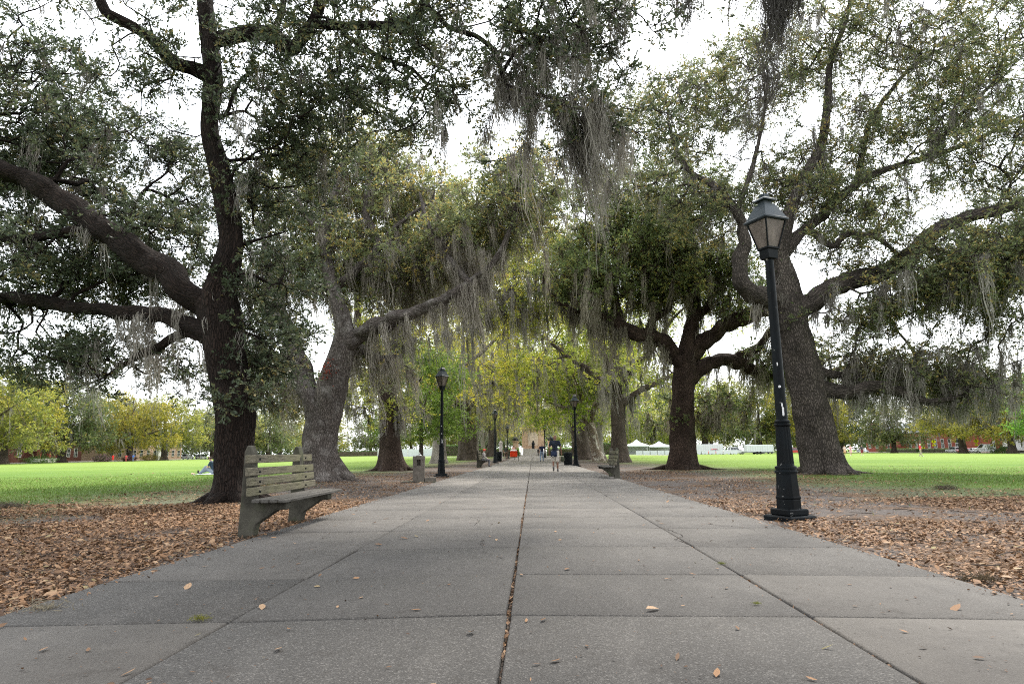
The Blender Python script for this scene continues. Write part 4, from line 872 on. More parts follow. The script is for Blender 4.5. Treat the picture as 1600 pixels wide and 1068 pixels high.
def lamp(label,x,y,rz=.42,s=1.0,detail=True,mat='iron',tilt=(0,0)):
    e=empty('street_lamp',(x,y,0),label,'street lamp',rz,'black lantern lamps along the path');e.scale=(s,s,s);e.rotation_euler=(tilt[0],tilt[1],rz)
    m=M[mat]
    mb=MB();mb.box(-.27,.27,-.27,.27,-.06,.075,.02);mb.box(-.195,.195,-.195,.195,.075,.17,.015);mb.build('base_plate',m,e)
    mb=MB();mb.lathe([(.185,.17),(.182,.30),(.178,.31),(.19,.32),(.19,.345),(.176,.355),(.155,.70),(.15,.70)],8,ph=PI/8)
    mb.build('pedestal',m,e)
    mb=MB();mb.lathe([(.165,.69),(.168,.72),(.150,.735),(.150,.755),(.160,.765),(.156,.79),(.125,.80),(.122,.83),(.10,.84)],24);mb.build('collar',m,e,smooth=False)
    mb=MB();rg=[]
    for z,r in ((.83,.122),(1.40,.103)):
        rg.append([(r*(1-.10*(k%2))*math.cos(2*PI*k/32),r*(1-.10*(k%2))*math.sin(2*PI*k/32),z) for k in range(32)])
    mb.loft(rg);mb.build('fluted_shaft',m,e)
    mb=MB();mb.lathe([(.103,1.39),(.124,1.40),(.128,1.425),(.106,1.44),(.114,1.46),(.114,1.475),(.088,1.50),(.076,2.6),(.066,4.02),(.066,4.06)],20);mb.build('post',m,e,smooth=False)
    mb=MB();
    def sq(z,r): return [(r,r,z),(-r,r,z),(-r,-r,z),(r,-r,z)]
    mb.loft([sq(4.04,.06),sq(4.06,.095),sq(4.20,.10),sq(4.215,.12),sq(4.24,.12)]);mb.build('lantern_base',m,e)
    zb,zt,rb,rt=4.24,4.68,.11,.205
    for k in range(4):
        a0=PI/4+k*PI/2;a1=a0+PI/2;R2=math.sqrt(2)
        P=[np.array([math.cos(a)*r*R2,math.sin(a)*r*R2,z]) for a,r,z in ((a0,rb-.006,zb),(a1,rb-.006,zb),(a1,rt-.006,zt),(a0,rt-.006,zt))]
        n=np.cross(P[1]-P[0],P[3]-P[0]);n/=np.linalg.norm(n)
        mb=MB();mb.loft([[p for p in P],[p-n*.004 for p in P]]);mb.build('glass_pane',M['lglass'],e)
    mb=MB()
    for k in range(4):
        a0=PI/4+k*PI/2;R2=math.sqrt(2);p=[math.cos(a0)*rb*R2,math.sin(a0)*rb*R2,zb];q=[math.cos(a0)*rt*R2,math.sin(a0)*rt*R2,zt]
        mb.tube([p,q],[.013,.015],6)
    mb.build('lantern_frame',m,e)
    mb=MB();mb.loft([sq(4.665,.215),sq(4.68,.245),sq(4.705,.245),sq(4.72,.225),sq(4.95,.115),sq(4.965,.115)]);mb.build('lantern_roof',M['metal_roof'],e)
    mb=MB();mb.loft([sq(4.96,.075),sq(5.03,.075),sq(5.03,.125),sq(5.05,.125),sq(5.09,.075),sq(5.10,.06),sq(5.15,.055)]);mb.build('lantern_cap',M['metal_roof'],e)
    if detail:
        mb=MB()
        for z,a,w,h in ((2.0,-2.3,.035,.035),(1.62,-2.05,.03,.13),(1.72,-2.15,.02,.05),(2.35,-2.4,.015,.05)):
            r=.089-(z-1.5)*.0105+.001
            V_=[(r*math.cos(a+q*w/r*.5)*1.02,r*math.sin(a+q*w/r*.5)*1.02,z+p*h*.5) for q,p in ((-1,-1),(0,-1.1),(1,-.9),(1,.8),(0,1.1),(-1,1))]
            mb.add(V_,[(0,1,4,5),(1,2,3,4)])
        mb.build('sticker',M['sticker'],e)
    return e
lamp('tall black cast iron lamp with scuffed fluted base, nearest lamp, before the massive grey oak',3.85,10.05)
lamp('black lamp post standing next to the stone drinking fountain',-3.95,28.1,.9,.93,True)
lamp('far black lamp standing right beside the black litter bin',3.05,46.0,.3,.98,False)
lamp('distant black lamp beyond the red-occupied bench, before the row of dark trunks',-3.6,62.5,.5,1.0,False,'iron_plain')
lamp('very distant thin lamp beside the red tricycle cart',-3.9,101,.6,1.0,False,'iron_plain')
lamp('very distant thin lamp just behind the man in the dark blue polo',1.9,100,.2,1.0,False,'iron_plain')
# stone drinking fountain
e=empty('drinking_fountain',(-4.12,23.5,0),'grey stone block drinking fountain with square opening and a step, before the lamp','drinking fountain',.12)
mb=MB();w=.205;h=.93
mb.box(-w,w,-.22,.22,-.05,.58,.012);mb.box(-w,-.07,-.22,.22,.58,.80);mb.box(.07,w,-.22,.22,.58,.80);mb.box(-.07,.07,-.05,.22,.58,.80);mb.box(-w-.008,w+.008,-.228,.228,.80,h,.012)
mb.build('pillar',M['stone'],e)
mb=MB();mb.lathe([(.10,h),(.11,h+.03),(.09,h+.04),(.075,h+.02)],16);mb.tube([(.03,0,h+.01),(.03,0,h+.09),(0,0,h+.11)],[.014,.014,.010],8);mb.build('tap',plain('steel',(.5,.5,.5),.3,.5,.1,9,0,1.0),e,smooth=True)
mb=MB();mb.box(w+.012,w+.42,-.2,.2,-.05,.17,.015);mb.build('step',M['stone'],e)
mb=MB();mb.box(-.62,.62,-.5,.5,-.05,.035,.01);mb.build('slab',M['concrete'],e)
def bin_(label,x,y,r=.31,h=.95):
    e=empty('litter_bin',(x,y,0),label,'litter bin',0,'black litter bins by the path')
    mb=MB();mb.lathe([(r*.92,-.02),(r*.92,.06),(r*.86,.06),(r*.86,h-.08),(r*.82,h-.08),(r*.82,.1)],24);mb.build('liner',M['iron_plain'],e)
    mb=MB()
    for k in range(28):
        a=2*PI*k/28;c,s=math.cos(a),math.sin(a)
        mb.tube([(c*r*.93,s*r*.93,.05),(c*r*.97,s*r*.97,h*.5),(c*r,s*r,h-.04)],[.017]*3,4)
    mb.build('slats',M['iron_plain'],e)
    mb=MB();mb.lathe([(r*.9,h-.07),(r*1.06,h-.06),(r*1.06,h),(r*.75,h+.02),(r*.72,h-.03)],24,cap=False);mb.build('rim',M['iron_plain'],e)
bin_('black slatted litter bin beside the far lamp, behind the small empty bench',2.62,48.2)
bin_('distant black litter bin in front of a pale post by the helmeted rider',-3.75,72.5,.31,1.05)
mb=MB();mb.box(-.2,.2,-.2,.2,-.05,2.1,.03);mb.loft([[(-.24,-.24,2.1),(.24,-.24,2.1),(.24,.24,2.1),(-.24,.24,2.1)],[(-.24,-.24,2.2),(.24,-.24,2.2),(.24,.24,2.2),(-.24,.24,2.2)],[(-.06,-.06,2.42),(.06,-.06,2.42),(.06,.06,2.42),(-.06,.06,2.42)]])
o=mb.build('stone_post',plain('pale_stone',(.45,.40,.38),.9,.2),None,(-4.0,82,0));tag(o,'pale square stone post behind the distant litter bin','post')
# ------------------------------------------------------------------ people
def remesh(mb,name,mat,voxel=.014,smooth=3):
    me=mb.mesh('tmp',mat);o=link('tmp',me);r=o.modifiers.new('r','REMESH');r.mode='VOXEL';r.voxel_size=voxel
    if smooth: s=o.modifiers.new('s','SMOOTH');s.iterations=smooth;s.factor=.5
    dg=bpy.context.evaluated_depsgraph_get();n=bpy.data.meshes.new_from_object(o.evaluated_get(dg))
    n.name=name;n.materials.clear();n.materials.append(mat);n.polygons.foreach_set('use_smooth',np.ones(len(n.polygons),dtype=bool));n.update()
    bpy.data.objects.remove(o);bpy.data.meshes.remove(me);return n
_pm={}
def pmat(col,rough=.8,spec=.2):
    k=tuple(col)
    if k not in _pm: _pm[k]=plain('cloth',k,rough,spec,.12,30,.1)
    return _pm[k]
SK={'hip':(0,0,.93),'waist':(0,0,1.08),'chest':(0,.01,1.30),'neck':(0,0,1.47),'head':(0,.025,1.61),'shL':(-.185,0,1.405),'elL':(-.245,-.02,1.13),'haL':(-.26,.05,.87),'shR':(.185,0,1.405),'elR':(.245,-.02,1.13),'haR':(.26,.05,.87),
 'hpL':(-.095,0,.92),'knL':(-.10,.03,.50),'anL':(-.10,0,.09),'hpR':(.095,0,.92),'knR':(.10,.03,.50),'anR':(.10,0,.09),'toL':(-.11,.14,.03),'toR':(.11,.14,.03)}
def person(label,x,y,rz,H,pose,skin,top,bottom,shoe,hair,short_legs=True,sleeves='short',skirt=False,vox=.016,hat=None,z=None,female=False,bare_top=False,group=None,base=None):
    """faces local +y"""
    J={k:np.array(v,float) for k,v in SK.items()}
    for k,v in pose.items(): J[k]=np.array(v,float)
    if female:
        for k in ('shL','shR'): J[k][0]*=.88
    zz=gz(x) if z is None else z
    e=empty('person',(x,y,zz),label,'person',rz,group);s=H/1.72;e.scale=(s,s,s)
    mb=MB();c=mb.cap
    def limb(a,b,ra,rb): c(J[a],J[b],ra,rb,12)
    hv=J['head'];nv=J['neck'];up=(hv-nv)/np.linalg.norm(hv-nv)
    c(J['hip']+[-.06,0,0],J['hip']+[.06,0,0],.115,.115,14);c(J['hip'],J['waist'],.13,.115,14);c(J['waist'],J['chest'],.115,.135,14);c(J['chest']+[-.07,0,.0],J['chest']+[.07,0,0],.115,.115,14);c(J['shL'],J['shR'],.062,.062);c(J['chest'],nv,.09,.055);c(nv,hv-up*.03,.052,.052)
    c(hv-up*.02,hv+up*.055,.076,.082,16);f=np.array([0,1.,0]);c(hv-up*.07+f*.02,hv-up*.02+f*.03,.05,.06)
    c(hv-up*.03+f*.088,hv+up*.005+f*.082,.014,.009);
    for sd in (-1,1): c(hv+np.array([sd*.078,-.005,-.02]),hv+np.array([sd*.082,-.008,.018]),.012,.014)
    for q in 'LR':
        sg=-1 if q=='L' else 1
        limb('sh'+q,'el'+q,.05,.041);limb('el'+q,'ha'+q,.041,.028)
        d=J['ha'+q]-J['el'+q];d/=np.linalg.norm(d);pm=J['ha'+q]+d*.055;sdv=np.cross(d,[sg*1.,0,0]);sdv/=max(1e-6,np.linalg.norm(sdv))
        c(J['ha'+q],pm,.03,.036)
        for k in range(4):
            a=pm+sdv*(.027-.018*k)+d*.03;L_=(.062,.072,.068,.052)[k];m=a+d*L_*.55+np.array([-sg*.008,0,0]);c(a,m,.0095,.0088,8,2);c(m,m+d*L_*.42+np.array([-sg*.02,.004,0]),.0088,.0075,8,2)
        th=J['ha'+q]+d*.03+sdv*.03;c(th,th+sdv*.03+d*.04,.012,.0095,8,2)
        limb('hp'+q,'kn'+q,.085,.056);limb('kn'+q,'an'+q,.058,.036);c(J['an'+q],J['to'+q],.036,.03)
    link('body',remesh(mb,'body',pmat(skin,.55,.35),vox*.8),e)
    if not bare_top:
        mb=MB();c=mb.cap
        c(J['hip']+[-.05,0,.05],J['hip']+[.05,0,.05],.135,.135,14);c(J['hip']+[0,0,.05],J['waist'],.145,.132,14);c(J['waist'],J['chest'],.132,.15,14);c(J['chest']+[-.07,0,.02],J['chest']+[.07,0,.02],.13,.13,14);c(J['shL'],J['shR'],.078,.078);c(J['chest'],J['neck']-[0,0,.03],.11,.07)
        if sleeves!='none':
            for q in 'LR':
                a,b=J['sh'+q],J['el'+q]
                if sleeves=='long': c(a,b,.066,.055);c(b,b+(J['ha'+q]-b)*.92,.055,.04)
                else: c(a,a+(b-a)*.62,.068,.066)
        link('shirt',remesh(mb,'shirt',pmat(top),vox),e)
    mb=MB();c=mb.cap
    if skirt:
        kz=.5;mb.lathe([(.13,1.08),(.16,.95),(.2,.75),(.235,kz),(.20,kz+.02),(.14,.9)],20,cap=False)
        link('skirt',mb.mesh('skirt',pmat(bottom),True),e)
    else:
        c(J['hip']+[-.06,0,.02],J['hip']+[.06,0,.02],.135,.135,14)
        for q in 'LR':
            a,b=J['hp'+q],J['kn'+q]
            if short_legs: c(a,a+(b-a)*.92,.108,.098,12)
            else: c(a,b,.104,.075,12);c(b,J['an'+q]+[0,0,.0],.075,.058,12)
        link('shorts' if short_legs else 'trousers',remesh(mb,'shorts',pmat(bottom),vox),e)
    for q in 'LR':
        mb=MB();a=J['an'+q];t_=J['to'+q];d=(t_-a);d/=np.linalg.norm(d);mb.cap(a-d*.04-[0,0,.03],t_,.046,.04,12);mb.cap(a,a+(J['kn'+q]-a)*.08,.048,.046,10)
        link('shoe',remesh(mb,'shoe',pmat(shoe),vox*.8),e)
    if hair is not None:
        mb=MB();mb.cap(hv+up*.035-f*.022,hv+up*.05+f*.012,.088,.083,16)
        if female: mb.cap(hv-f*.06,hv-f*.075-up*.16,.06,.04)
        link('hair' if hat is None else 'cap',remesh(mb,'hair',pmat(hair if hat is None else hat),vox*.8),e)
    return e
BR=(.16,.075,.045);SKN=(.42,.25,.18)
# walking man seen from behind
wm=person('man in navy shirt and pale shorts walking away with a shoulder bag',1.13,32.6,-.05,1.79,
 {'hpL':(-.1,0,.92),'knL':(-.095,.10,.52),'anL':(-.085,-.10,.20),'toL':(-.085,-.03,.06),'hpR':(.1,0,.92),'knR':(.105,.06,.5),'anR':(.11,.05,.09),'toR':(.12,.2,.035),
  'elL':(-.29,-.04,1.14),'haL':(-.29,.03,.88),'elR':(.28,-.05,1.14),'haR':(.305,.0,.87),'head':(0,.035,1.60)},BR,(.012,.016,.026),(.46,.42,.36),(.10,.095,.09),None,vox=.013,z=.05)
mb=MB();mb.tube([(-.10,-.165,.98),(-.05,-.17,1.15),(.05,-.165,1.32),(.115,-.10,1.46),(.12,.02,1.48),(.07,.16,1.30),(-.06,.17,1.1),(-.19,.10,.97),(-.22,0,.93)],[.014]*9,6)
S=1.79/1.72
bg=empty('shoulder_bag',(1.13,32.6,.05),'navy messenger bag slung behind the walking man\'s hip','bag',-.05);bg.scale=(S,S,S)
link('strap',mb.mesh('strap',pmat((.01,.012,.018)),True),bg)
mb=MB();mb.box(-.20,.09,-.285,-.165,.70,.985,.04);o=mb.build('pouch',pmat((.016,.022,.045)),bg)
mb=MB();mb.box(-.19,.08,-.298,-.27,.80,.98,.012);mb.build('flap',pmat((.02,.028,.055)),bg)
mb=MB();mb.loft([[(-.1+.028*math.cos(a),-.2865+q,.735+.02*math.sin(a)) for a in np.arange(10)*.628] for q in (0,-.006)]);mb.build('badge',pmat((.4,.4,.36)),bg)
# items in his hands
h0=empty('sun_hat',(1.13+.345*S,32.58,.05+.60*S),'dark olive cap dangling from the walking man\'s outer hand','hat',0)
mb=MB();mb.lathe([(.03,.13),(.075,.11),(.095,.04),(.09,-.04),(.06,-.12),(.03,-.15)],14);link('crown',mb.mesh('crown',pmat((.045,.05,.03)),True),h0)
mb=MB();mb.lathe([(.085,-.03),(.13,-.05),(.13,-.058),(.085,-.04)],14,cap=False);link('brim',mb.mesh('brim',pmat((.055,.06,.035)),True),h0)
person('bald man in dark blue polo and jeans with one arm raised',.97,67.2,.1,1.78,{'elR':(.30,.06,1.2),'haR':(.22,.2,1.42),'knL':(-.13,.02,.5),'anL':(-.15,-.03,.09),'toL':(-.17,.1,.03),'anR':(.13,.05,.09),'toR':(.15,.19,.03)},SKN,(.015,.02,.05),(.17,.22,.30),(.06,.055,.05),None,short_legs=False,z=.05)
person('dim figure all in black farther along the path before the monument',1.25,136,.3,1.7,{},SKN,(.02,.02,.022),(.03,.03,.035),(.02,.02,.02),(.03,.02,.015),short_legs=False,sleeves='long',z=.05)
seat={'hip':(0,0,.50),'waist':(0,.0,.66),'chest':(0,.04,.90),'neck':(0,.06,1.06),'head':(0,.09,1.2),'shL':(-.18,.04,.99),'shR':(.18,.04,.99),'elL':(-.23,.1,.75),'elR':(.23,.1,.75),'haL':(-.12,.3,.62),'haR':(.12,.3,.62),'hpL':(-.1,.02,.50),'hpR':(.1,.02,.50),'knL':(-.12,.44,.5),'knR':(.12,.44,.5),'anL':(-.12,.45,.1),'anR':(.12,.45,.1),'toL':(-.12,.6,.03),'toR':(.12,.6,.03)}
person('person in pale jacket and red cap sitting on the far bench',-3.42,44.9,-PI/2,1.62,seat,SKN,(.33,.30,.28),(.12,.12,.13),(.05,.05,.05),(.6,.02,.02),hat=(.6,.02,.02),short_legs=False,sleeves='long',z=.03)
sit={'hip':(0,0,.12),'waist':(0,.02,.28),'chest':(0,.10,.52),'neck':(0,.17,.68),'head':(0,.25,.80),'shL':(-.18,.12,.61),'shR':(.18,.12,.61),'elL':(-.22,.24,.38),'elR':(.22,.24,.38),'haL':(-.1,.44,.32),'haR':(.1,.44,.32),'hpL':(-.1,.03,.12),'hpR':(.1,.03,.12),'knL':(-.15,.38,.38),'knR':(.13,.42,.22),'anL':(-.12,.66,.08),'anR':(.11,.84,.07),'toL':(-.13,.80,.12),'toR':(.12,.92,.19)}
person('person in dark blue top sitting on the lawn half hidden by the huge oak',-17.15,34.6,PI/2,1.75,sit,SKN,(.03,.05,.075),(.20,.23,.27),(.02,.02,.02),(.03,.022,.018),short_legs=False,z=.02)
mb=MB();rg=np.random.default_rng(3)
n=14;Vb=[(x_,y_,.035+.02*math.sin(x_*5)*math.cos(y_*6)+rg.normal(0,.006)) for y_ in np.linspace(-.7,.7,n) for x_ in np.linspace(-.8,.7,n)]
mb.add(Vb,[(r*n+c,r*n+c+1,(r+1)*n+c+1,(r+1)*n+c) for r in range(n-1) for c in range(n-1)])
o=mb.build('blanket',pmat((.5,.55,.62)),None,(-17.15,34.6,.0),True);tag(o,'pale blue blanket spread on the lawn under the sitting person','blanket')
mb=MB();mb.cap((0,0,.04),(.05,.02,.05),.05,.035);mb.cap((.1,.03,.03),(.16,.0,.04),.03,.03)
o=mb.build('picnic_bag',pmat((.65,.42,.33)),None,(-18.5,34.9,0),True);tag(o,'small pale orange bag on the grass by the sitting person\'s feet','bag')
stand=lambda a:{'elL':(-.24,.05,1.14),'haL':(-.1,.22,1.16+a),'elR':(.24,.05,1.14),'haR':(.1,.22,1.14+a)}
person('woman in white top and peach skirt walking on the far lawn',52.3,110.5,2.6,1.66,stand(-.02),(.5,.32,.25),(.55,.45,.42),(.55,.33,.22),(.5,.45,.4),(.3,.2,.12),skirt=True,female=True)
person('woman all in pale pink walking on the far lawn between her two companions',52.8,109.5,2.8,1.72,{**stand(.06),'anL':(-.1,-.1,.12),'anR':(.1,.1,.09),'toR':(.1,.24,.03)},(.5,.32,.25),(.60,.33,.35),(.62,.38,.38),(.6,.5,.5),(.35,.2,.12),female=True)
person('person in dark top and dark red shorts walking on the far lawn',54.9,110,2.6,1.74,{'anL':(-.1,-.14,.13),'anR':(.1,.12,.09),'toR':(.1,.26,.03)},(.5,.32,.25),(.05,.04,.045),(.16,.03,.03),(.6,.55,.5),(.04,.03,.025))
person('person in red shirt, beige trousers and white cap crossing the far lawn',54.6,93.2,-2.0,1.72,{'anL':(-.1,-.16,.12),'anR':(.1,.17,.09),'toR':(.1,.31,.03),'toL':(-.1,-.04,.04)},(.5,.32,.25),(.62,.03,.045),(.38,.33,.26),(.5,.48,.45),(.6,.58,.55),hat=(.65,.62,.6),short_legs=False)
person('person all in red standing by the pink azaleas on the far bench-side lawn edge',-101,153.5,0,1.72,{},SKN,(.7,.02,.02),(.62,.03,.03),(.4,.35,.3),(.05,.04,.03))
person('person in red walking beside a companion in blue by the pink stucco building',-101,158.6,.4,1.65,{},SKN,(.5,.07,.07),(.35,.07,.07),(.1,.1,.1),(.05,.04,.03),short_legs=False)
person('person in blue walking beside a companion in red by the pink stucco building',-100.4,160.5,.4,1.75,{},SKN,(.06,.14,.42),(.12,.14,.2),(.1,.1,.1),(.05,.04,.03),short_legs=False)
# ------------------------------------------------------------------ cycles
M['rubber']=plain('rubber',(.02,.02,.02),.9,.2,.2,9,0);M['chrome']=plain('chrome',(.4,.4,.4),.3,.5,.1,9,0,1.)
def torus(mb,c,R,r,axis='x',n=28,m=6):
    rg=[]
    for i in range(n+1):
        a=2*PI*i/n;rg.append([((c[0]+r*math.sin(b)) if axis=='x' else 0,c[1]+(R+r*math.cos(b))*math.cos(a),c[2]+(R+r*math.cos(b))*math.sin(a)) for b in np.arange(m)*2*PI/m])
    mb.loft(rg,cap=False)
def wheel(e,c,R,r=.02,spk=14):
    mb=MB();torus(mb,c,R,r);t_=link('wheel',mb.mesh('wheel',M['rubber'],True),e)
    mb=MB();torus(mb,c,R-r*1.4,r*.45);mb.cap((c[0]-.04,c[1],c[2]),(c[0]+.04,c[1],c[2]),.025,.025)
    for k in range(spk):
        a=2*PI*k/spk;mb.tube([c,(c[0],c[1]+(R-r)*math.cos(a),c[2]+(R-r)*math.sin(a))],[.003,.003],3)
    link('rim',mb.mesh('rim',M['chrome']),t_)
tx,ty=-2.12,73.6
e=empty('pedal_cart',(tx,ty,.05),'three-wheeled pedal cart with a bright red rear box rolling away down the path','tricycle',0)
mb=MB();mb.box(-.40,.40,-.62,-.18,.42,1.02,.05);mb.build('box',pmat((.62,.045,.012)),e)
mb=MB();mb.box(-.44,.44,-.66,-.14,1.02,1.07,.02);mb.build('lid',pmat((.5,.04,.012)),e)
mb=MB();mb.tube([(-.52,-.4,.36),(.52,-.4,.36)],[.025]*2,8);mb.tube([(0,-.4,.36),(0,.3,.42),(0,.75,.62),(0,1.0,.85)],[.028]*4,8);mb.tube([(0,.15,.42),(0,.1,.92)],[.022]*2,8);mb.tube([(-.28,.86,1.02),(0,.98,1.0),(.28,.86,1.02)],[.014]*3,8);mb.tube([(0,.98,1.0),(0,1.12,.36)],[.02]*2,8)
mb.build('frame',M['iron_plain'],e)
wheel(e,(-.54,-.4,.34),.32);wheel(e,(.54,-.4,.34),.32);wheel(e,(0,1.12,.34),.32)
mb=MB();mb.box(-.12,.12,-.05,.2,.92,.99,.03);mb.build('saddle',M['rubber'],e)
ride={'hip':(0,.05,1.02),'waist':(0,.10,1.16),'chest':(0,.2,1.37),'neck':(0,.27,1.53),'head':(0,.33,1.67),'shL':(-.18,.22,1.46),'shR':(.18,.22,1.46),'elL':(-.26,.5,1.28),'elR':(.26,.5,1.28),'haL':(-.26,.78,1.05),'haR':(.26,.78,1.05),'hpL':(-.1,.06,1.0),'hpR':(.1,.06,1.0),'knL':(-.13,.45,.86),'knR':(.13,.45,.66),'anL':(-.12,.36,.5),'anR':(.12,.3,.2),'toL':(-.12,.5,.46),'toR':(.12,.44,.16)}
person('rider with bare shoulders and brown hair seated on the red pedal cart',tx,ty+.05,0,1.66,ride,(.5,.27,.2),(.5,.25,.22),(.05,.05,.06),(.1,.1,.1),(.12,.05,.03),female=True,z=.05)
mb=MB();rg=np.random.default_rng(6)
for k in range(7): mb.cap((rg.uniform(-.3,.3),-.4+rg.uniform(-.12,.12),1.12),(rg.uniform(-.3,.3),-.4+rg.uniform(-.1,.1),1.2),.09,.07)
o=link('towel_heap',remesh(mb,'towel_heap',pmat((.7,.68,.66)),.02),None,(tx,ty,.05));tag(o,'heap of white cloth lying on the red cart lid','cloth')
bx,by=-3.05,74.3
e=empty('bicycle',(bx,by,.03),'dark bicycle with upright wheels ridden near the distant litter bin','bicycle',.05)
wheel(e,(0,-.52,.34),.32);wheel(e,(0,.52,.34),.32)
mb=MB();mb.tube([(0,-.52,.34),(0,-.1,.3),(0,.38,.82),(0,.52,.34)],[.018]*4,8);mb.tube([(0,-.1,.3),(0,-.2,.9)],[.016]*2,8);mb.tube([(0,-.17,.78),(0,.36,.8)],[.018]*2,8);mb.tube([(-.25,.3,1.02),(0,.4,1.0),(.25,.3,1.02)],[.012]*3,8);mb.tube([(0,.38,.8),(0,.4,1.0)],[.014]*2,8);mb.build('frame',M['iron_plain'],e)
mb=MB();mb.box(-.08,.08,-.34,-.08,.9,.95,.02);mb.build('saddle',M['rubber'],e)
r2={k:(v[0],v[1]-.30 if k not in('haL','haR') else v[1]-.46,v[2]-.04) for k,v in ride.items()}
person('rider in dark top with white helmet pedalling a bicycle beside the distant litter bin',bx,by+.02,.05,1.7,r2,SKN,(.03,.035,.03),(.25,.2,.15),(.05,.05,.05),(.75,.74,.72),hat=(.75,.74,.72),z=.03)
# ------------------------------------------------------------------ vehicles
M['glass_dark']=plain('glass_dark',(.02,.025,.03),.12,.6,.2,3,0)
M['lamp_red']=plain('lamp_red',(.4,.01,.01),.3,.5,.1,9,0);M['lamp_clear']=plain('lamp_clear',(.6,.6,.58),.2,.6,.1,9,0)
def car(label,x,y,rz,col,kind='suv',L=4.7,W=1.86,H=1.72,name='parked_car',cat='car'):
    """along local x, nose at +x"""
    e=empty(name,(x,y,gz(x)),label,cat,rz)
    paint=plain('car_paint',col,.3,.5,.05,2,0);h=L/2
    hb=H*.55;
    if kind=='van': hb=H*.56;low=[(-h,.35),(-h,hb),(h*.72,hb),(h*.96,hb*.85),(h,.45),(h*.97,.3),(-h*.98,.3)]
    else: low=[(-h*.97,.32),(-h,.55),(-h*.97,hb*1.0),(h*.38,hb*.98),(h*.90,hb*.84),(h*.99,.58),(h*.97,.3)]
    w=W/2;mb=MB()
    def sec(poly,a): return [(p,a,q) for p,q in poly]
    sh=[(p*.97,.02+q if q<.4 else q-.03) for p,q in low]
    mb.loft([sec(sh,-w),sec(low,-w*.93),sec(low,w*.93),sec(sh,w)])
    if kind=='van': roof=[(-h*.98,hb-.01),(-h*.96,H-.04),(h*.34,H),(h*.72,hb-.01)]
    elif kind=='suv': roof=[(-h*.96,hb-.01),(-h*.86,H-.05),(-h*.4,H),(h*.02,H-.03),(h*.40,hb-.01)]
    else: roof=[(-h*.74,hb-.01),(-h*.42,H-.03),(-h*.15,H),(h*.05,H-.04),(h*.40,hb-.01)]
    t_=W*.40
    mb.loft([[(p,-(w*.93-(q-hb)*(w*.93-t_)/(H-hb)),q) for p,q in roof],[(p,(w*.93-(q-hb)*(w*.93-t_)/(H-hb)),q) for p,q in roof]])
    mb.build('body',paint,e)
    def lerp(z): return w*.93-(z-hb)*(w*.93-t_)/(H-hb)+.006
    z0,z1=hb+.04,H-.09;xr0=roof[0][0]+.22;xr1=roof[-1][0]-.12;f=(z1-hb)/(H-hb)
    xt0=roof[0][0]+(roof[1][0]-roof[0][0])*f+.10;xt1=roof[-1][0]+(roof[-2][0]-roof[-1][0])*f-.05
    for s in (-1,1):
        n=3 if kind!='van' else 1
        for k in range(n):
            a,b=k/n+.012,(k+1)/n-.012
            if kind=='van': a,b=.72,.98
            P=[(xr0+(xr1-xr0)*a,s*lerp(z0),z0),(xr0+(xr1-xr0)*b,s*lerp(z0),z0),(xt0+(xt1-xt0)*b,s*lerp(z1),z1),(xt0+(xt1-xt0)*a,s*lerp(z1),z1)]
            mb=MB();mb.loft([P,[(p,q-s*.02,r) for p,q,r in P]]);mb.build('side_window',M['glass_dark'],e)
    for nm,(pa,pb),sg in (('windscreen',(roof[-1],roof[-2]),1),('rear_window',(roof[0],roof[1]),-1)):
        P=[]
        for ff,ss in ((.1,-1),(.1,1),(.9,1),(.9,-1)):
            xx=pa[0]+(pb[0]-pa[0])*ff+sg*.012;z=pa[1]+(pb[1]-pa[1])*ff;P.append((xx,ss*(lerp(z)-.09),z+.006))
        mb=MB();mb.loft([P,[(p-sg*.02,q,r-.01) for p,q,r in P]]);mb.build(nm,M['glass_dark'],e)
    for sx in (-.62,.62):
        for s in (-1,1):
            cx=sx*h;R=.34;mb=MB()
            mb.loft([[(cx+r*math.cos(a),s*yy,R+r*math.sin(a)) for a in np.arange(20)*PI/10] for r,yy in ((R*.9,w-.20),(R,w-.18),(R,w-.01),(R*.9,w+.012))])
            t2=mb.build('wheel',M['rubber'],e)
            mb=MB();mb.loft([[(cx+r*math.cos(a),s*yy,R+r*math.sin(a)) for a in np.arange(14)*2*PI/14] for r,yy in ((R*.66,w+.01),(R*.62,w+.022),(R*.2,w+.014))]);mb.build('rim',M['chrome'],t2)
    for s in (-1,1):
        mb=MB();mb.box(h*.93,h*.985,s*w*.72-.16,s*w*.72+.16,.60,.72,.02);mb.build('headlight',M['lamp_clear'],e)
        mb=MB();mb.box(-h*1.004,-h*.955,s*w*.76-.1,s*w*.76+.1,.66,.90,.02);mb.build('tail_light',M['lamp_red'],e)
    mb=MB();mb.box(h*.94,h*1.008,-w*.8,w*.8,.32,.48,.03);mb.box(-h*1.012,-h*.94,-w*.8,w*.8,.32,.48,.03);mb.build('bumper',M['iron_plain'],e)
    return e
WH=(.5,.51,.52)
car('white estate car parked by the brick building corner under the golden oak',119,187.5,PI/2+.02,WH)
car('bright red low car parked next to the white estate car',119,182.2,PI/2,(.6,.02,.02),'sedan',4.4,1.8,1.4)
car('small white hatchback parked just past the red car',119,178.6,-PI/2,(.6,.6,.6),'sedan',2.6,1.7,1.35)
car('white delivery van parked between the red car and the big round bush',118,173.2,PI/2+.9,(.75,.77,.8),'van',4.6,1.9,2.3,'parked_van','van')
car('dark car parked beside the white delivery van',119,168.0,PI/2,(.03,.03,.035),'suv',4.3,1.8,1.6)
car('silver blue car parked behind the three walkers at the massive oak',119,238,-PI/2+.1,(.45,.5,.56),'sedan',4.6,1.85,1.45)
car('white car parked right beside the end of the pink stucco building',-119,221,PI/2,WH,'van',4.6,1.85,1.9)
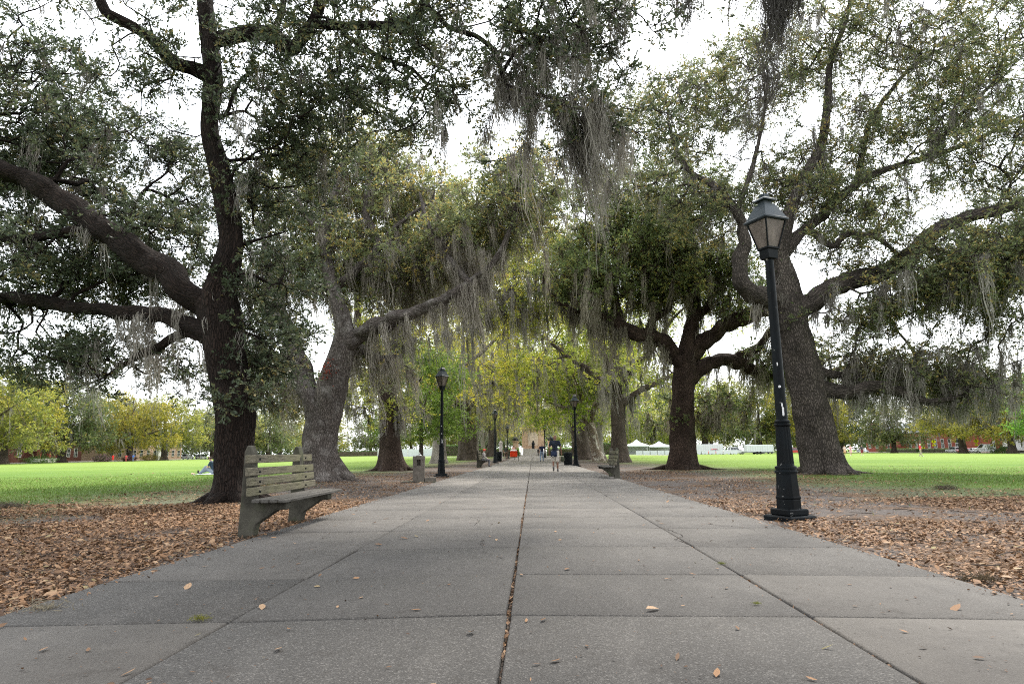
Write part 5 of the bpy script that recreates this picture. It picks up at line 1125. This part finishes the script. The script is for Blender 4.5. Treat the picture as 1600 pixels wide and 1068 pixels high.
car('white pickup-like car in the gap between two dark trunks by the huge oak',-119,230,PI/2,WH,'suv',5.0,1.85,1.7)
car('grey car seen just over the bench backrest between the oaks',-112,262,PI/2,(.4,.42,.45),'sedan',4.6,1.85,1.5)
car('small white car seen over the bench backrest beside the grey car',-106,272,PI/2,WH,'suv',4.6,1.85,1.7)
car('red car parked in front of the long white site trailer',46.5,166,0,(.55,.03,.03),'sedan',4.6,1.8,1.45)
car('white jeep-like car hitched before the white box trailer',52.2,168,0,WH,'suv',4.0,1.85,1.9)
car('small white car alone on the far lawn edge beside the near lamp post',67.5,190,.3,WH,'sedan',4.4,1.8,1.5)
car('dark red car on the far lawn edge between the near lamp and the massive oak',76,190,0,(.42,.03,.025),'suv',5.2,1.85,1.7)
M['white_panel']=plain('white_panel',(.46,.475,.50),.5,.3,.05,1.5,.03)
M['canvas']=plain('canvas',(.48,.49,.50),.8,.15,.05,2,.1)
def trailer(label,x,y,L,H,axles=2):
    z=gz(x);e=empty('box_trailer',(x,y,z),label,'trailer')
    mb=MB();mb.box(-L/2,L/2,-1.2,1.2,.55,H,.06);mb.build('box',M['white_panel'],e)
    mb=MB();mb.box(-L/2-.02,L/2+.02,-1.23,1.23,.45,.549);mb.box(L/2,L/2+1.1,-.08,.08,.46,.55);mb.build('chassis',M['iron_plain'],e)
    for k in range(axles):
        for s in (-1,1):
            cx=-.4+k*.85-axles*.2;mb=MB();mb.loft([[(cx+r*math.cos(a),s*yy,.36+r*math.sin(a)) for a in np.arange(18)*PI/9] for r,yy in ((.33,.95),(.36,.97),(.36,1.2),(.3,1.23))]);mb.build('wheel',M['rubber'],e)
    mb=MB();
    for k in range(int(L/.6)): mb.box(-L/2+.3+k*.6,-L/2+.33+k*.6,-1.212,-1.2,.6,H-.08)
    mb.build('seam',M['kerb'],e)
trailer('plain white box trailer parked on the far lawn edge beside the near lamp',56.8,165,6.6,2.35)
trailer('long white site trailer standing behind the red car on the far lawn edge',45.2,172,9.0,2.6)
def tent(label,x,y,w,h,peak,n=4):
    z=gz(x);e=empty('event_tent',(x,y,z),label,'tent',group='white event tents on the far lawn')
    mb=MB();mb.loft([[(-w/2,-2,h),(w/2,-2,h),(w/2,2,h),(-w/2,2,h)],[(-w*.18,-.6,h+peak*.45),(w*.18,-.6,h+peak*.45),(w*.18,.6,h+peak*.45),(-w*.18,.6,h+peak*.45)],[(-.05,-.05,h+peak),(.05,-.05,h+peak),(.05,.05,h+peak),(-.05,.05,h+peak)]]);mb.box(-w/2-.01,w/2+.01,-2.01,-1.97,h-.3,h-.001);mb.build('canopy',M['canvas'],e)
    mb=MB();mb.box(-w/2+.1,w/2-.1,1.85,1.9,.1,h-.02);mb.box(-w/2+.08,-w/2+.1,-1.8,1.84,.1,h-.02);mb.build('side_wall',M['canvas'],e)
    for sx in (-1,1):
        for sy in (-1,1): mb=MB();mb.tube([(sx*(w/2-.04),sy*1.93,0),(sx*(w/2-.04),sy*1.93,h)],[.04,.04],6);mb.build('pole',M['chrome'],e)
tent('white peaked tent closest to the empty bench side, farthest from the trailers',27.5,172,6,2.4,1.6);tent('white peaked tent between the two others, left of the forked oak trunk',33.6,173,6,2.2,1.3);tent('low white tent just before the forked oak trunk, nearest the trailers',39.2,176,5,2.0,.9)
mb=MB()
for k in range(14): mb.box(25+k*1.75,25+k*1.75+1.6,-.04,.04,.12,1.05,.03);mb.box(25.2+k*1.75,25.4+k*1.75,-.25,.25,0,.12);mb.box(26.1+k*1.75,26.3+k*1.75,-.25,.25,0,.12)
o=mb.build('barrier',M['white_panel'],None,(0,158,gz(35)));tag(o,'row of low white panel barriers in front of the tents','barrier')
# people near the tents are too small to tell apart in the photo
# ------------------------------------------------------------------ signs
t=NT('sign_yellow');M['sign_yellow']=t.done((.80,.74,.0),.5,.3)
M['sign_black']=plain('sign_black',(.01,.01,.01),.6,.2,.1,9,0);M['sign_green']=plain('sign_green',(.02,.18,.09),.5,.3,.1,9,0);M['sign_white']=plain('sign_white',(.72,.72,.72),.5,.3,.05,9,0)
def warn(label,x,y,h=2.5,green=False):
    e=empty('crossing_sign',(x,y,gz(x)),label,'road sign',math.atan2(x,y)*-1)
    mb=MB();mb.tube([(0,.03,-.1),(0,.03,h+.6)],[.035,.035],8);mb.build('pole',M['iron_plain'],e)
    r=.62;mb=MB();mb.loft([[(0,q,h-r),(r,q,h),(0,q,h+r),(-r,q,h)] for q in (-.03,-.01)]);d=mb.build('diamond',M['sign_yellow'],e)
    mb=MB();R_=[[(a,q,b) for a,b in ((-.05,-.34),(.0,-.1),(.10,-.34),(.19,-.34),(.07,0),(.08,.12),(.2,.04),(.22,.1),(.06,.24),(-.06,.24),(-.2,.08),(-.16,.03),(-.07,.13),(-.07,-.05),(-.16,-.34))] for q in (-.036,-.0305)]
    mb.loft([[(a,b,c+h) for a,b,c in r_] for r_ in R_]);mb.loft([[(.075*math.cos(a),q,h+.32+.075*math.sin(a)) for a in np.arange(12)*PI/6] for q in (-.036,-.0305)]);mb.build('walker_symbol',M['sign_black'],d)
    mb=MB();mb.loft([[(-.36,q,h-1.15),(.36,q,h-1.15),(.36,q,h-.74),(-.36,q,h-.74)] for q in (-.03,-.01)]);pl=mb.build('arrow_plate',M['sign_yellow'],e)
    mb=MB();mb.loft([[(-.22,q,h-.86),(-.10,q,h-.84),(.08,q,h-1.0),(.16,q,h-.93),(.2,q,h-1.08),(.03,q,h-1.07),(.03,q,h-1.04)] for q in (-.036,-.0305)]);mb.build('arrow',M['sign_black'],pl)
    if green: mb=MB();mb.loft([[(-.65,q,h+.7),(.65,q,h+.7),(.65,q,h+.95),(-.65,q,h+.95)] for q in (-.02,0)]);mb.build('name_plate',M['sign_green'],e)
    return e
warn('lower yellow pedestrian crossing sign, nearest the red-shirted person',112.5,190.5,2.4)
warn('taller yellow pedestrian crossing sign over the white estate car',112.5,185.3,3.1)
warn('yellow pedestrian crossing sign above the white delivery van',112.5,167.9,3.0)
# ------------------------------------------------------------------ buildings
def brick(name,a,b,mortar,sc=2.0):
    t=NT(name);o=t.obj();sx=t.n('SeparateXYZ',i_Vector=o)
    v=t.n('CombineXYZ',i_X=t.math('ADD',sx.outputs[0],sx.outputs[1]),i_Y=sx.outputs[2]).outputs[0]
    bt=t.n('TexBrick',i_Vector=v,i_Color1=a+(1,),i_Color2=b+(1,),i_Mortar=mortar+(1,),i_Scale=sc);c=t.mix(t.ramp(t.noise(o,.6,5),[(.35,.5),(.65,0.)]),bt.outputs[0],tuple(x*.6 for x in a))
    M[name]=t.done(c,.9,.15)
brick('brick_red',(.24,.05,.03),(.17,.038,.025),(.18,.12,.10));brick('brick_dark',(.09,.026,.018),(.06,.02,.015),(.12,.08,.07))
M['stucco_pink']=plain('stucco_pink',(.33,.225,.17),.9,.15,.12,1.2,.1);M['clapboard']=plain('clapboard',(.62,.62,.62),.7,.2,.06,1.5,.05)
M['trim_white']=plain('trim_white',(.5,.49,.47),.6,.2,.06,3,.03);M['roof_grey']=plain('roof_grey',(.16,.17,.18),.8,.2,.2,2,.1);M['sandstone']=plain('sandstone',(.44,.31,.215),.9,.15,.25,1.1,.2);M['limestone']=plain('limestone',(.5,.48,.45),.9,.15,.15,1.3,.15)
M['shutter']=plain('shutter',(.03,.045,.045),.6,.3,.1,4,0)
def window(e,x,y,z,w,h,face,arch=False,shut=False):
    """on a wall whose outward normal is -/+x (face=+1 means it looks to +x)"""
    mb=MB();f=face
    mb.box(min(x,x+f*.07),max(x,x+f*.07),y-w/2-.1,y-w/2,z-.1,z+h+.1);mb.box(min(x,x+f*.07),max(x,x+f*.07),y+w/2,y+w/2+.1,z-.1,z+h+.1)
    mb.box(min(x,x+f*.066),max(x,x+f*.066),y-w/2,y+w/2,z+h,z+h+.12);mb.box(min(x,x+f*.12),max(x,x+f*.12),y-w/2,y+w/2,z-.12,z);mb.box(min(x,x+f*.05),max(x,x+f*.05),y-w/2,y+w/2,z+h*.48,z+h*.53);mb.box(min(x,x+f*.048),max(x,x+f*.048),y-.03,y+.03,z,z+h*.48)
    o=mb.build('window',M['trim_white'],e)
    mb=MB();mb.box(min(x,x+f*.03),max(x,x+f*.03),y-w/2+.001,y+w/2-.001,z+.001,z+h-.001);mb.build('pane',M['glass_dark'],o)
    if shut:
        for s in (-1,1): mb=MB();mb.box(min(x,x+f*.08),max(x,x+f*.08),y+s*(w/2+.36)-.24,y+s*(w/2+.36)+.24,z-.05,z+h+.05);mb.build('shutter',M['shutter'],o)
# red brick porch house (left)
x=-134.0;e=empty('brick_house',(x,176,gz(x)),'dark red brick house with arched porch and grey porch roof behind the golden oaks','house')
mb=MB();mb.box(-10,0,-13,13,0,9.5);mb.build('wall',M['brick_dark'],e)
mb=MB();mb.loft([[(-10.4,-13.4,9.5),(.4,-13.4,9.5),(.4,13.4,9.5),(-10.4,13.4,9.5)],[(-6,-8,13),(-4,-8,13),(-4,8,13),(-6,8,13)]]);mb.build('roof',M['roof_grey'],e)
mb=MB()
for yy in (-6,-2.4,1.2): mb.box(1.5,2.2,yy-.35,yy+.35,1.1,4.4)
for yy in (-4.2,-.6):
    P=[(yy-1.45,4.4),(yy-1.45,3.4)]+[(yy+1.45*math.cos(a),3.4+1.0*math.sin(a)) for a in np.linspace(PI,0,11)[1:-1]]+[(yy+1.45,3.4),(yy+1.45,4.4)]
    for k in range(len(P)-1):
        (a,b),(c,d)=P[k],P[k+1]
        if abs(a-c)>1e-6: mb.add([(q,yy_,zz_) for q in (1.55,2.15) for yy_,zz_ in ((a,b),(c,d),(c,5.2),(a,5.2))],[(0,1,2,3),(7,6,5,4),(0,4,5,1),(2,6,7,3)])
mb.build('porch_arch',M['brick_red'],e)
mb=MB();mb.box(0,2.6,-6.6,1.8,5.2,5.45);mb.loft([[(-.2,-6.9,5.46),(2.9,-6.9,5.46),(2.9,2.1,5.46),(-.2,2.1,5.46)],[(-.2,-3.4,7.2),(.4,-3.4,7.2),(.4,-1.4,7.2),(-.2,-1.4,7.2)]]);mb.build('porch_roof',M['metal_roof'],e)
mb=MB();mb.box(.01,2.6,-6.6,1.8,0,1.1)
for k in range(5): mb.box(2.6,2.9+k*.35,-5.2,-3.2,1.0-k*.22-.2,1.0-k*.22)
mb.build('porch_base',M['limestone'],e)
for yy in (-10.5,4.5,7.5,10.5):
    for zz in (1.5,5.6): window(e,0,yy,zz,1.2,2.2,1)
# pink stucco building (left)
e=empty('stucco_building',(x,221,gz(x)),'long low pink stucco building with rows of dark windows behind the mossy oaks','building')
mb=MB();mb.box(-12,0,-20,23,0,7.6);mb.build('wall',M['stucco_pink'],e)
mb=MB();mb.box(-12.3,.3,-20.3,23.3,7.6,8.1,.1);mb.build('cornice',M['trim_white'],e)
for k in range(11):
    for zz in (1.3,4.8): window(e,0,-18+k*3.9,zz,1.5,2.0,1)
mb=MB();mb.box(0,.9,6.2,9.2,0,4.4);mb.loft([[(0,5.9,4.4),(1.2,5.9,4.4),(1.2,9.5,4.4),(0,9.5,4.4)],[(0,7.6,5.6),(1.0,7.6,5.6),(1.0,7.8,5.6),(0,7.8,5.6)]]);mb.build('porch',M['trim_white'],e)
# rear taller stucco block
e=empty('stucco_tower',(x-14,243,gz(x)),'taller pale pink block showing above the mossy oaks past the stucco building','building')
mb=MB();mb.box(-8,0,-7,7,0,17);mb.build('wall',M['stucco_pink'],e)
mb=MB();mb.box(-8.3,.3,-7.3,7.3,17,17.5,.1);mb.build('cornice',M['trim_white'],e)
for yy in (-4.5,-1.5,1.5,4.5):
    for zz in (9,13): window(e,0,yy,zz,1.3,2,1)
# red brick gabled church house (right)
x=129.0;e=empty('brick_building',(x,228,gz(x)),'bright red brick building with a steep gable and an arched porch beyond the far lawn','building')
mb=MB();mb.box(0,12,-30,26,0,6.5);mb.build('wall',M['brick_red'],e)
mb=MB();mb.loft([[(-.4,-30.4,6.5),(12.4,-30.4,6.5),(12.4,26.4,6.5),(-.4,26.4,6.5)],[(5.5,-30,10.5),(6.5,-30,10.5),(6.5,26,10.5),(5.5,26,10.5)]]);mb.build('roof',M['roof_grey'],e)
mb=MB();mb.prism([(13.5,0),(23.5,0),(23.5,5.6),(18.5,11.2),(13.5,5.6)],'x',-1.6,0-.01);mb.build('gable',M['brick_red'],e)
for yy,zz in ((18.5,5.2),(16,1.6),(21,1.6)): window(e,-1.6,yy,zz,1.5,2.4,-1)
mb=MB();P=[(-2.6,0),(-2.6,2.0),(0,5.8),(2.6,2.0),(2.6,0),(1.1,0),(1.1,2.2)]+[(1.1*math.cos(a),2.2+1.3*math.sin(a)) for a in np.linspace(0,PI,9)[1:-1]]+[(-1.1,2.2),(-1.1,0)]
P=[(p+3.5,q) for p,q in P];
outer=[(-2.6,0),(-2.6,2.2),(-1.9,3.4),(-1.2,4.4),(-.6,5.2),(0,5.8),(.6,5.2),(1.2,4.4),(1.9,3.4),(2.6,2.2),(2.6,0)]
inner=[(-1.1,0),(-1.1,2.2)]+[(1.1*math.cos(a),2.2+1.3*math.sin(a)) for a in np.linspace(PI,0,9)[1:-1]]+[(1.1,2.2),(1.1,0)]
for k in range(10):
    a,b,c,d=outer[k],outer[k+1],inner[k+1],inner[k]
    mb.add([(q,p[0]+3.5,p[1]) for q in (-2.4,-1.2) for p in (a,b,c,d)],[(0,1,2,3),(7,6,5,4),(0,4,5,1),(2,6,7,3),(1,5,6,2),(3,7,4,0)])
mb.box(-1.2,-.001,.91,6.09,0,2.2);mb.build('porch',M['brick_red'],e)
mb=MB();mb.box(-1.25,-1.21,2.4,4.6,0,3.4);mb.build('door',M['shutter'],e)
for yy in (-27,-23.5,-20,-16.5,-13,-9.5,-6,-2.5,8.5,11): window(e,0,yy,1.5,1.3,2.6,-1)
# white house (right edge)
x=129.0;e=empty('white_house',(x,165,gz(x)),'white clapboard house with tall columns and dark shutters at the far lawn corner','house')
mb=MB();mb.box(0,10,-16,17,.9,8.6);mb.build('wall',M['clapboard'],e)
mb=MB();mb.box(-.05,10.05,-16.05,17.05,0,.9);mb.build('plinth',M['brick_dark'],e)
mb=MB();mb.loft([[(-3.4,-16.6,8.9),(10.6,-16.6,8.9),(10.6,17.6,8.9),(-3.4,17.6,8.9)],[(3.4,-11,12),(4.2,-11,12),(4.2,12,12),(3.4,12,12)]]);mb.build('roof',M['roof_grey'],e)
mb=MB();mb.box(-3.2,-.0,-16.2,17.2,8.3,8.9);mb.build('entablature',M['trim_white'],e)
mb=MB();mb.box(-3.2,-.06,-16.2,17.2,.55,.9);
for k in range(5): mb.box(-3.5-k*.35,-3.2-k*.35,-1.6,2.0,.55-k*.13,.88-k*.17)
mb.build('porch_floor',M['limestone'],e)
for k in range(7):
    yy=-15.6+k*5.35;mb=MB();mb.lathe([(.42,.9),(.42,1.1),(.34,1.15),(.29,7.8),(.40,7.95),(.42,8.3)],16,c=(-2.7,yy));mb.build('column',M['trim_white'],e,smooth=False)
for yy in (-13,-8.5,-4,4.5,9,13.5):
    for zz in (1.5,5.3): window(e,0,yy,zz,1.3,2.4,-1,shut=True)
mb=MB();mb.box(-.06,0,-.4,1.0,.9,3.4);mb.build('door',M['shutter'],e)
# low white wall beyond the bench-side lawn
e=empty('white_wall',(-37,200,gz(37)),'long low white wall of panels beyond the lawn, behind the straight dark oak','wall')
mb=MB();mb.box(-11,8,-.15,.15,0,2.3);mb.build('panel',M['white_panel'],e)
for k in range(5):
    mb=MB();q=-10.8+k*4.6;mb.box(q-.12,q+.12,-.22,.22,0,2.45,.02);mb.build('post',M['trim_white'],e)
mb=MB();mb.box(-8,-6,-.19,-.152,0,2.05);mb.build('door',M['kerb'],e)
# monument at the end of the avenue
my=160;e=empty('stone_monument',(0.2,my,0),'tiered sandstone monument with corner pedestals at the end of the path','monument')
mb=MB();mb.box(-7.5,7.5,-6.5,6.5,-.1,.5,.05);mb.box(-6.4,6.4,-5.4,5.4,.5,1.0,.05);mb.build('step',M['limestone'],e)
mb=MB();mb.box(-2.7,2.7,-2.7,2.7,1.0,6.4,.08);mb.box(-3.0,3.0,-3.0,3.0,1.0,1.9,.06);mb.build('pedestal',M['sandstone'],e)
mb=MB();mb.box(-1.2,1.2,-2.76,-2.71,2.5,5.6);mb.build('plaque',plain('plaque',(.52,.42,.33),.85,.2),e)
mb=MB();mb.box(-3.2,3.2,-3.2,3.2,6.4,6.8,.1);mb.box(-2.8,2.8,-2.8,2.8,6.8,7.4,.06);mb.build('cornice',M['sandstone'],e)
mb=MB();mb.box(-2.0,2.0,-2.0,2.0,7.4,9.6,.06);mb.box(-2.3,2.3,-2.3,2.3,9.6,9.95,.08);mb.lathe([(1.4,9.95),(1.3,10.4),(.95,11),(.9,13),(1.2,13.2),(1.2,13.4)],20);mb.build('shaft',M['sandstone'],e)
for sx in (-1,1):
    for sy in (-1,1):
        mb=MB();c=(sx*4.3,sy*4.3);mb.box(c[0]-.85,c[0]+.85,c[1]-.85,c[1]+.85,1.0,1.5,.05);mb.loft([[(c[0]+a*r,c[1]+b*r,z) for a,b in ((-1,-1),(1,-1),(1,1),(-1,1))] for r,z in ((.62,1.5),(.5,3.3),(.68,3.4),(.68,3.6))]);o=mb.build('corner_pedestal',M['sandstone'],e)
        mb=MB();mb.lathe([(.5,3.6),(.62,3.8),(.55,4.2),(.3,4.5),(.1,4.55)],14,c=c);mb.build('urn',M['iron_plain'],o)
mb=MB();mb.lathe([(.5,1.0),(.45,1.6),(.3,1.7),(.32,2.5),(.42,3.0),(.2,3.2),(.2,3.55),(.05,3.65)],14,c=(0,-4.4));mb.build('bust',M['iron_plain'],e)
# grassy mound, fence and steps in front of the monument
M['mound']=M['soil']
for x0,x1,lab in ((-14,-3.1,'clipped green bank beside the monument steps, on the tricycle side'),(3.5,14,'clipped green bank beside the monument steps, on the bin side')):
    hedge(int(x0*7+200),x0,x1,147,151,1.75,lab,(1.2,1.25,.9),9000,.18)
e=empty('stone_stairs',(.2,146.5,0),'grey stone steps with white cheek walls leading up to the monument','steps')
mb=MB()
for k in range(7): mb.box(-2.3,2.3,-.4+k*.5,4.5,k*.24+(.0 if k else -.05),(k+1)*.24)
mb.build('tread',M['kerb'],e)
for s in (-1,1):
    mb=MB();mb.prism([(-.7,-.05),(-.7,.35),(3.4,2.0),(4.4,2.0),(4.4,-.05)],'x',s*2.33+(-.4 if s<0 else 0),s*2.33+(0 if s<0 else .4));mb.build('cheek_wall',M['trim_white'],e)
for sg,lab in ((-1,'black iron railing fence across the green bank, tricycle side of the monument steps'),(1,'black iron railing fence across the green bank, bin side of the monument steps')):
    e=empty('iron_fence',(sg*9,145.2,0),lab,'fence')
    mb=MB();mb.box(-6.2,6.2,-.02,.02,.9,.94);mb.box(-6.2,6.2,-.02,.02,.12,.16);mb.build('rail',M['iron_plain'],e)
    mb=MB()
    for k in range(84): q=-6.15+k*.148;mb.box(q-.012,q+.012,-.012,.012,0,1.08)
    mb.build('bars',M['iron_plain'],e)
mb=MB();mb.box(-30,30,140.5,145,-.05,.022);o=mb.build('cross_path',M['kerb']);tag(o,'pale cross path before the monument','path',kind='structure')
# far tree line closing the view
rg=np.random.default_rng(91);cs=[]
for (xa,ya,xb,yb) in ((-172,120,-168,300),(-168,300,-120,365),(-120,365,120,372),(120,372,178,300),(178,300,182,110)):
    n=7000;u=rg.uniform(0,1,n);x_=xa+(xb-xa)*u+rg.normal(0,2.5,n);y_=ya+(yb-ya)*u+rg.normal(0,2.5,n)
    s_=u*math.hypot(xb-xa,yb-ya);top=11+2.5*np.sin(s_*.35+xa)+1.8*np.sin(s_*.83+ya)+1.2*np.sin(s_*1.9)
    cs.append(np.c_[x_,y_,-.6+top*rg.uniform(0,1,n)**.8])
c=np.vstack(cs);o=link('treeline',leaf_mesh('treeline',c,rg,1.5,M['leaf_oak'],wr=.6),None);o.color=(1.3,1.45,1.05,1)
tag(o,'hazy olive far-off wood closing the view behind the streets','trees',kind='stuff')
# shrubs
shrub(51,-107.5,139,3.2,1.7,'leaf_green','dark green bush at the foot of the brick porch house',(.55,.65,.5),ry=3)
shrub(52,-108,160,1.6,1.9,'flower','pale pink azalea in bloom, the one nearer the brick porch house',ry=3.0,L=.25)
shrub(53,-108,171,1.4,1.5,'flower','deep pink azalea in bloom, the one nearer the person all in red',(.9,.6,.75),ry=2.6,L=.25)
shrub(54,-109,182,1.8,1.8,'leaf_new','dull olive shrub in front of the pink stucco building',(.5,.4,.35),ry=4,L=.25)
shrub(55,112,160,2.2,2.9,'leaf_green','big round dark bush between the white van and the white house',(.7,.75,.5),ry=2.4)
shrub(56,126,152,1.6,2.3,'leaf_green','dark shrub below the white house columns',(.45,.55,.45),ry=2.6)
shrub(57,66,285,3,6,'leaf_green','rounded green tree-like bush behind the white box trailer',(.8,.95,.7),n=3500,L=.45)
shrub(58,124.5,236,1.6,4.5,'leaf_green','tall dark conifer-like shrub against the brick gable',(.4,.55,.4),ry=1.8)
hedge(60,124,125.6,214,232,1.3,'low clipped hedge in front of the arched brick porch',(.55,.7,.5))
hedge(61,124,125.6,190,212,1.2,'low clipped hedge along the brick building behind the white estate car',(.4,.5,.4))
hedge(63,-27,-14,186,189,3.0,'tall dark hedge between the white wall and the stone monument',(.5,.6,.4),7000,.35)
hedge(64,13,24,178,181,3.0,'tall dark hedge between the stone monument and the white tents',(.5,.62,.4),7000,.35)
hedge(62,-100,-52,288,290,2.2,'long dark hedge at the far end of the bench-side lawn',(.35,.45,.35),9000,.4)
# ------------------------------------------------------------------ camera, sky, sun
cam=bpy.data.cameras.new('camera');co=bpy.data.objects.new('camera',cam);COL.objects.link(co)
cam.sensor_width=36;cam.lens=36*F_/1600;cam.clip_end=3000;cam.clip_start=.05
from mathutils import Matrix
mt=Matrix(((CR[0],CU[0],-CF[0],0),(CR[1],CU[1],-CF[1],0),(CR[2],CU[2],-CF[2],CAMH),(0,0,0,1)));co.matrix_world=mt
scene.camera=co
SUN_EL,SUN_AZ=math.radians(56),math.radians(25)   # azimuth from +Y towards +X
w=bpy.data.worlds.new('World');scene.world=w;w.use_nodes=True;nt=w.node_tree;nt.nodes.clear()
sky=nt.nodes.new('ShaderNodeTexSky');sky.sky_type='NISHITA';sky.sun_disc=False;sky.sun_elevation=SUN_EL;sky.sun_rotation=SUN_AZ;sky.air_density=1.5;sky.dust_density=3
b1=nt.nodes.new('ShaderNodeBackground');b1.inputs[1].default_value=.10;nt.links.new(sky.outputs[0],b1.inputs[0])
tc=nt.nodes.new('ShaderNodeTexCoord');no=nt.nodes.new('ShaderNodeTexNoise');no.inputs['Scale'].default_value=2.2;no.inputs['Detail'].default_value=5;nt.links.new(tc.outputs['Generated'],no.inputs['Vector'])
rp=nt.nodes.new('ShaderNodeValToRGB');rp.color_ramp.elements[0].position=.25;rp.color_ramp.elements[0].color=(.62,.62,.62,1);rp.color_ramp.elements[1].position=.6;rp.color_ramp.elements[1].color=(.93,.93,.93,1);nt.links.new(no.outputs[0],rp.inputs[0])
b2=nt.nodes.new('ShaderNodeBackground');b2.inputs[0].default_value=(.93,.965,1,1);b2.inputs[1].default_value=1.15
mx=nt.nodes.new('ShaderNodeMixShader');nt.links.new(rp.outputs[0],mx.inputs[0]);nt.links.new(b1.outputs[0],mx.inputs[1]);nt.links.new(b2.outputs[0],mx.inputs[2])
ow=nt.nodes.new('ShaderNodeOutputWorld');nt.links.new(mx.outputs[0],ow.inputs[0])
sl=bpy.data.lights.new('sun','SUN');sl.energy=2.3;sl.angle=math.radians(11);sl.color=(1,.95,.87);so=bpy.data.objects.new('sun',sl);COL.objects.link(so)
d=Vector((math.sin(SUN_AZ)*math.cos(SUN_EL),math.cos(SUN_AZ)*math.cos(SUN_EL),math.sin(SUN_EL)));so.rotation_euler=d.to_track_quat('Z','Y').to_euler()
vs=scene.view_settings;vs.view_transform='Standard';vs.look='None';vs.gamma=1;vs.exposure=1.62
scene.render.engine='CYCLES';cy=scene.cycles;cy.use_denoising=False;cy.filter_width=1.1;cy.max_bounces=12;cy.diffuse_bounces=8;cy.glossy_bounces=2;cy.transmission_bounces=8;cy.transparent_max_bounces=4;cy.use_fast_gi=False
cy.caustics_reflective=False;cy.caustics_refractive=False
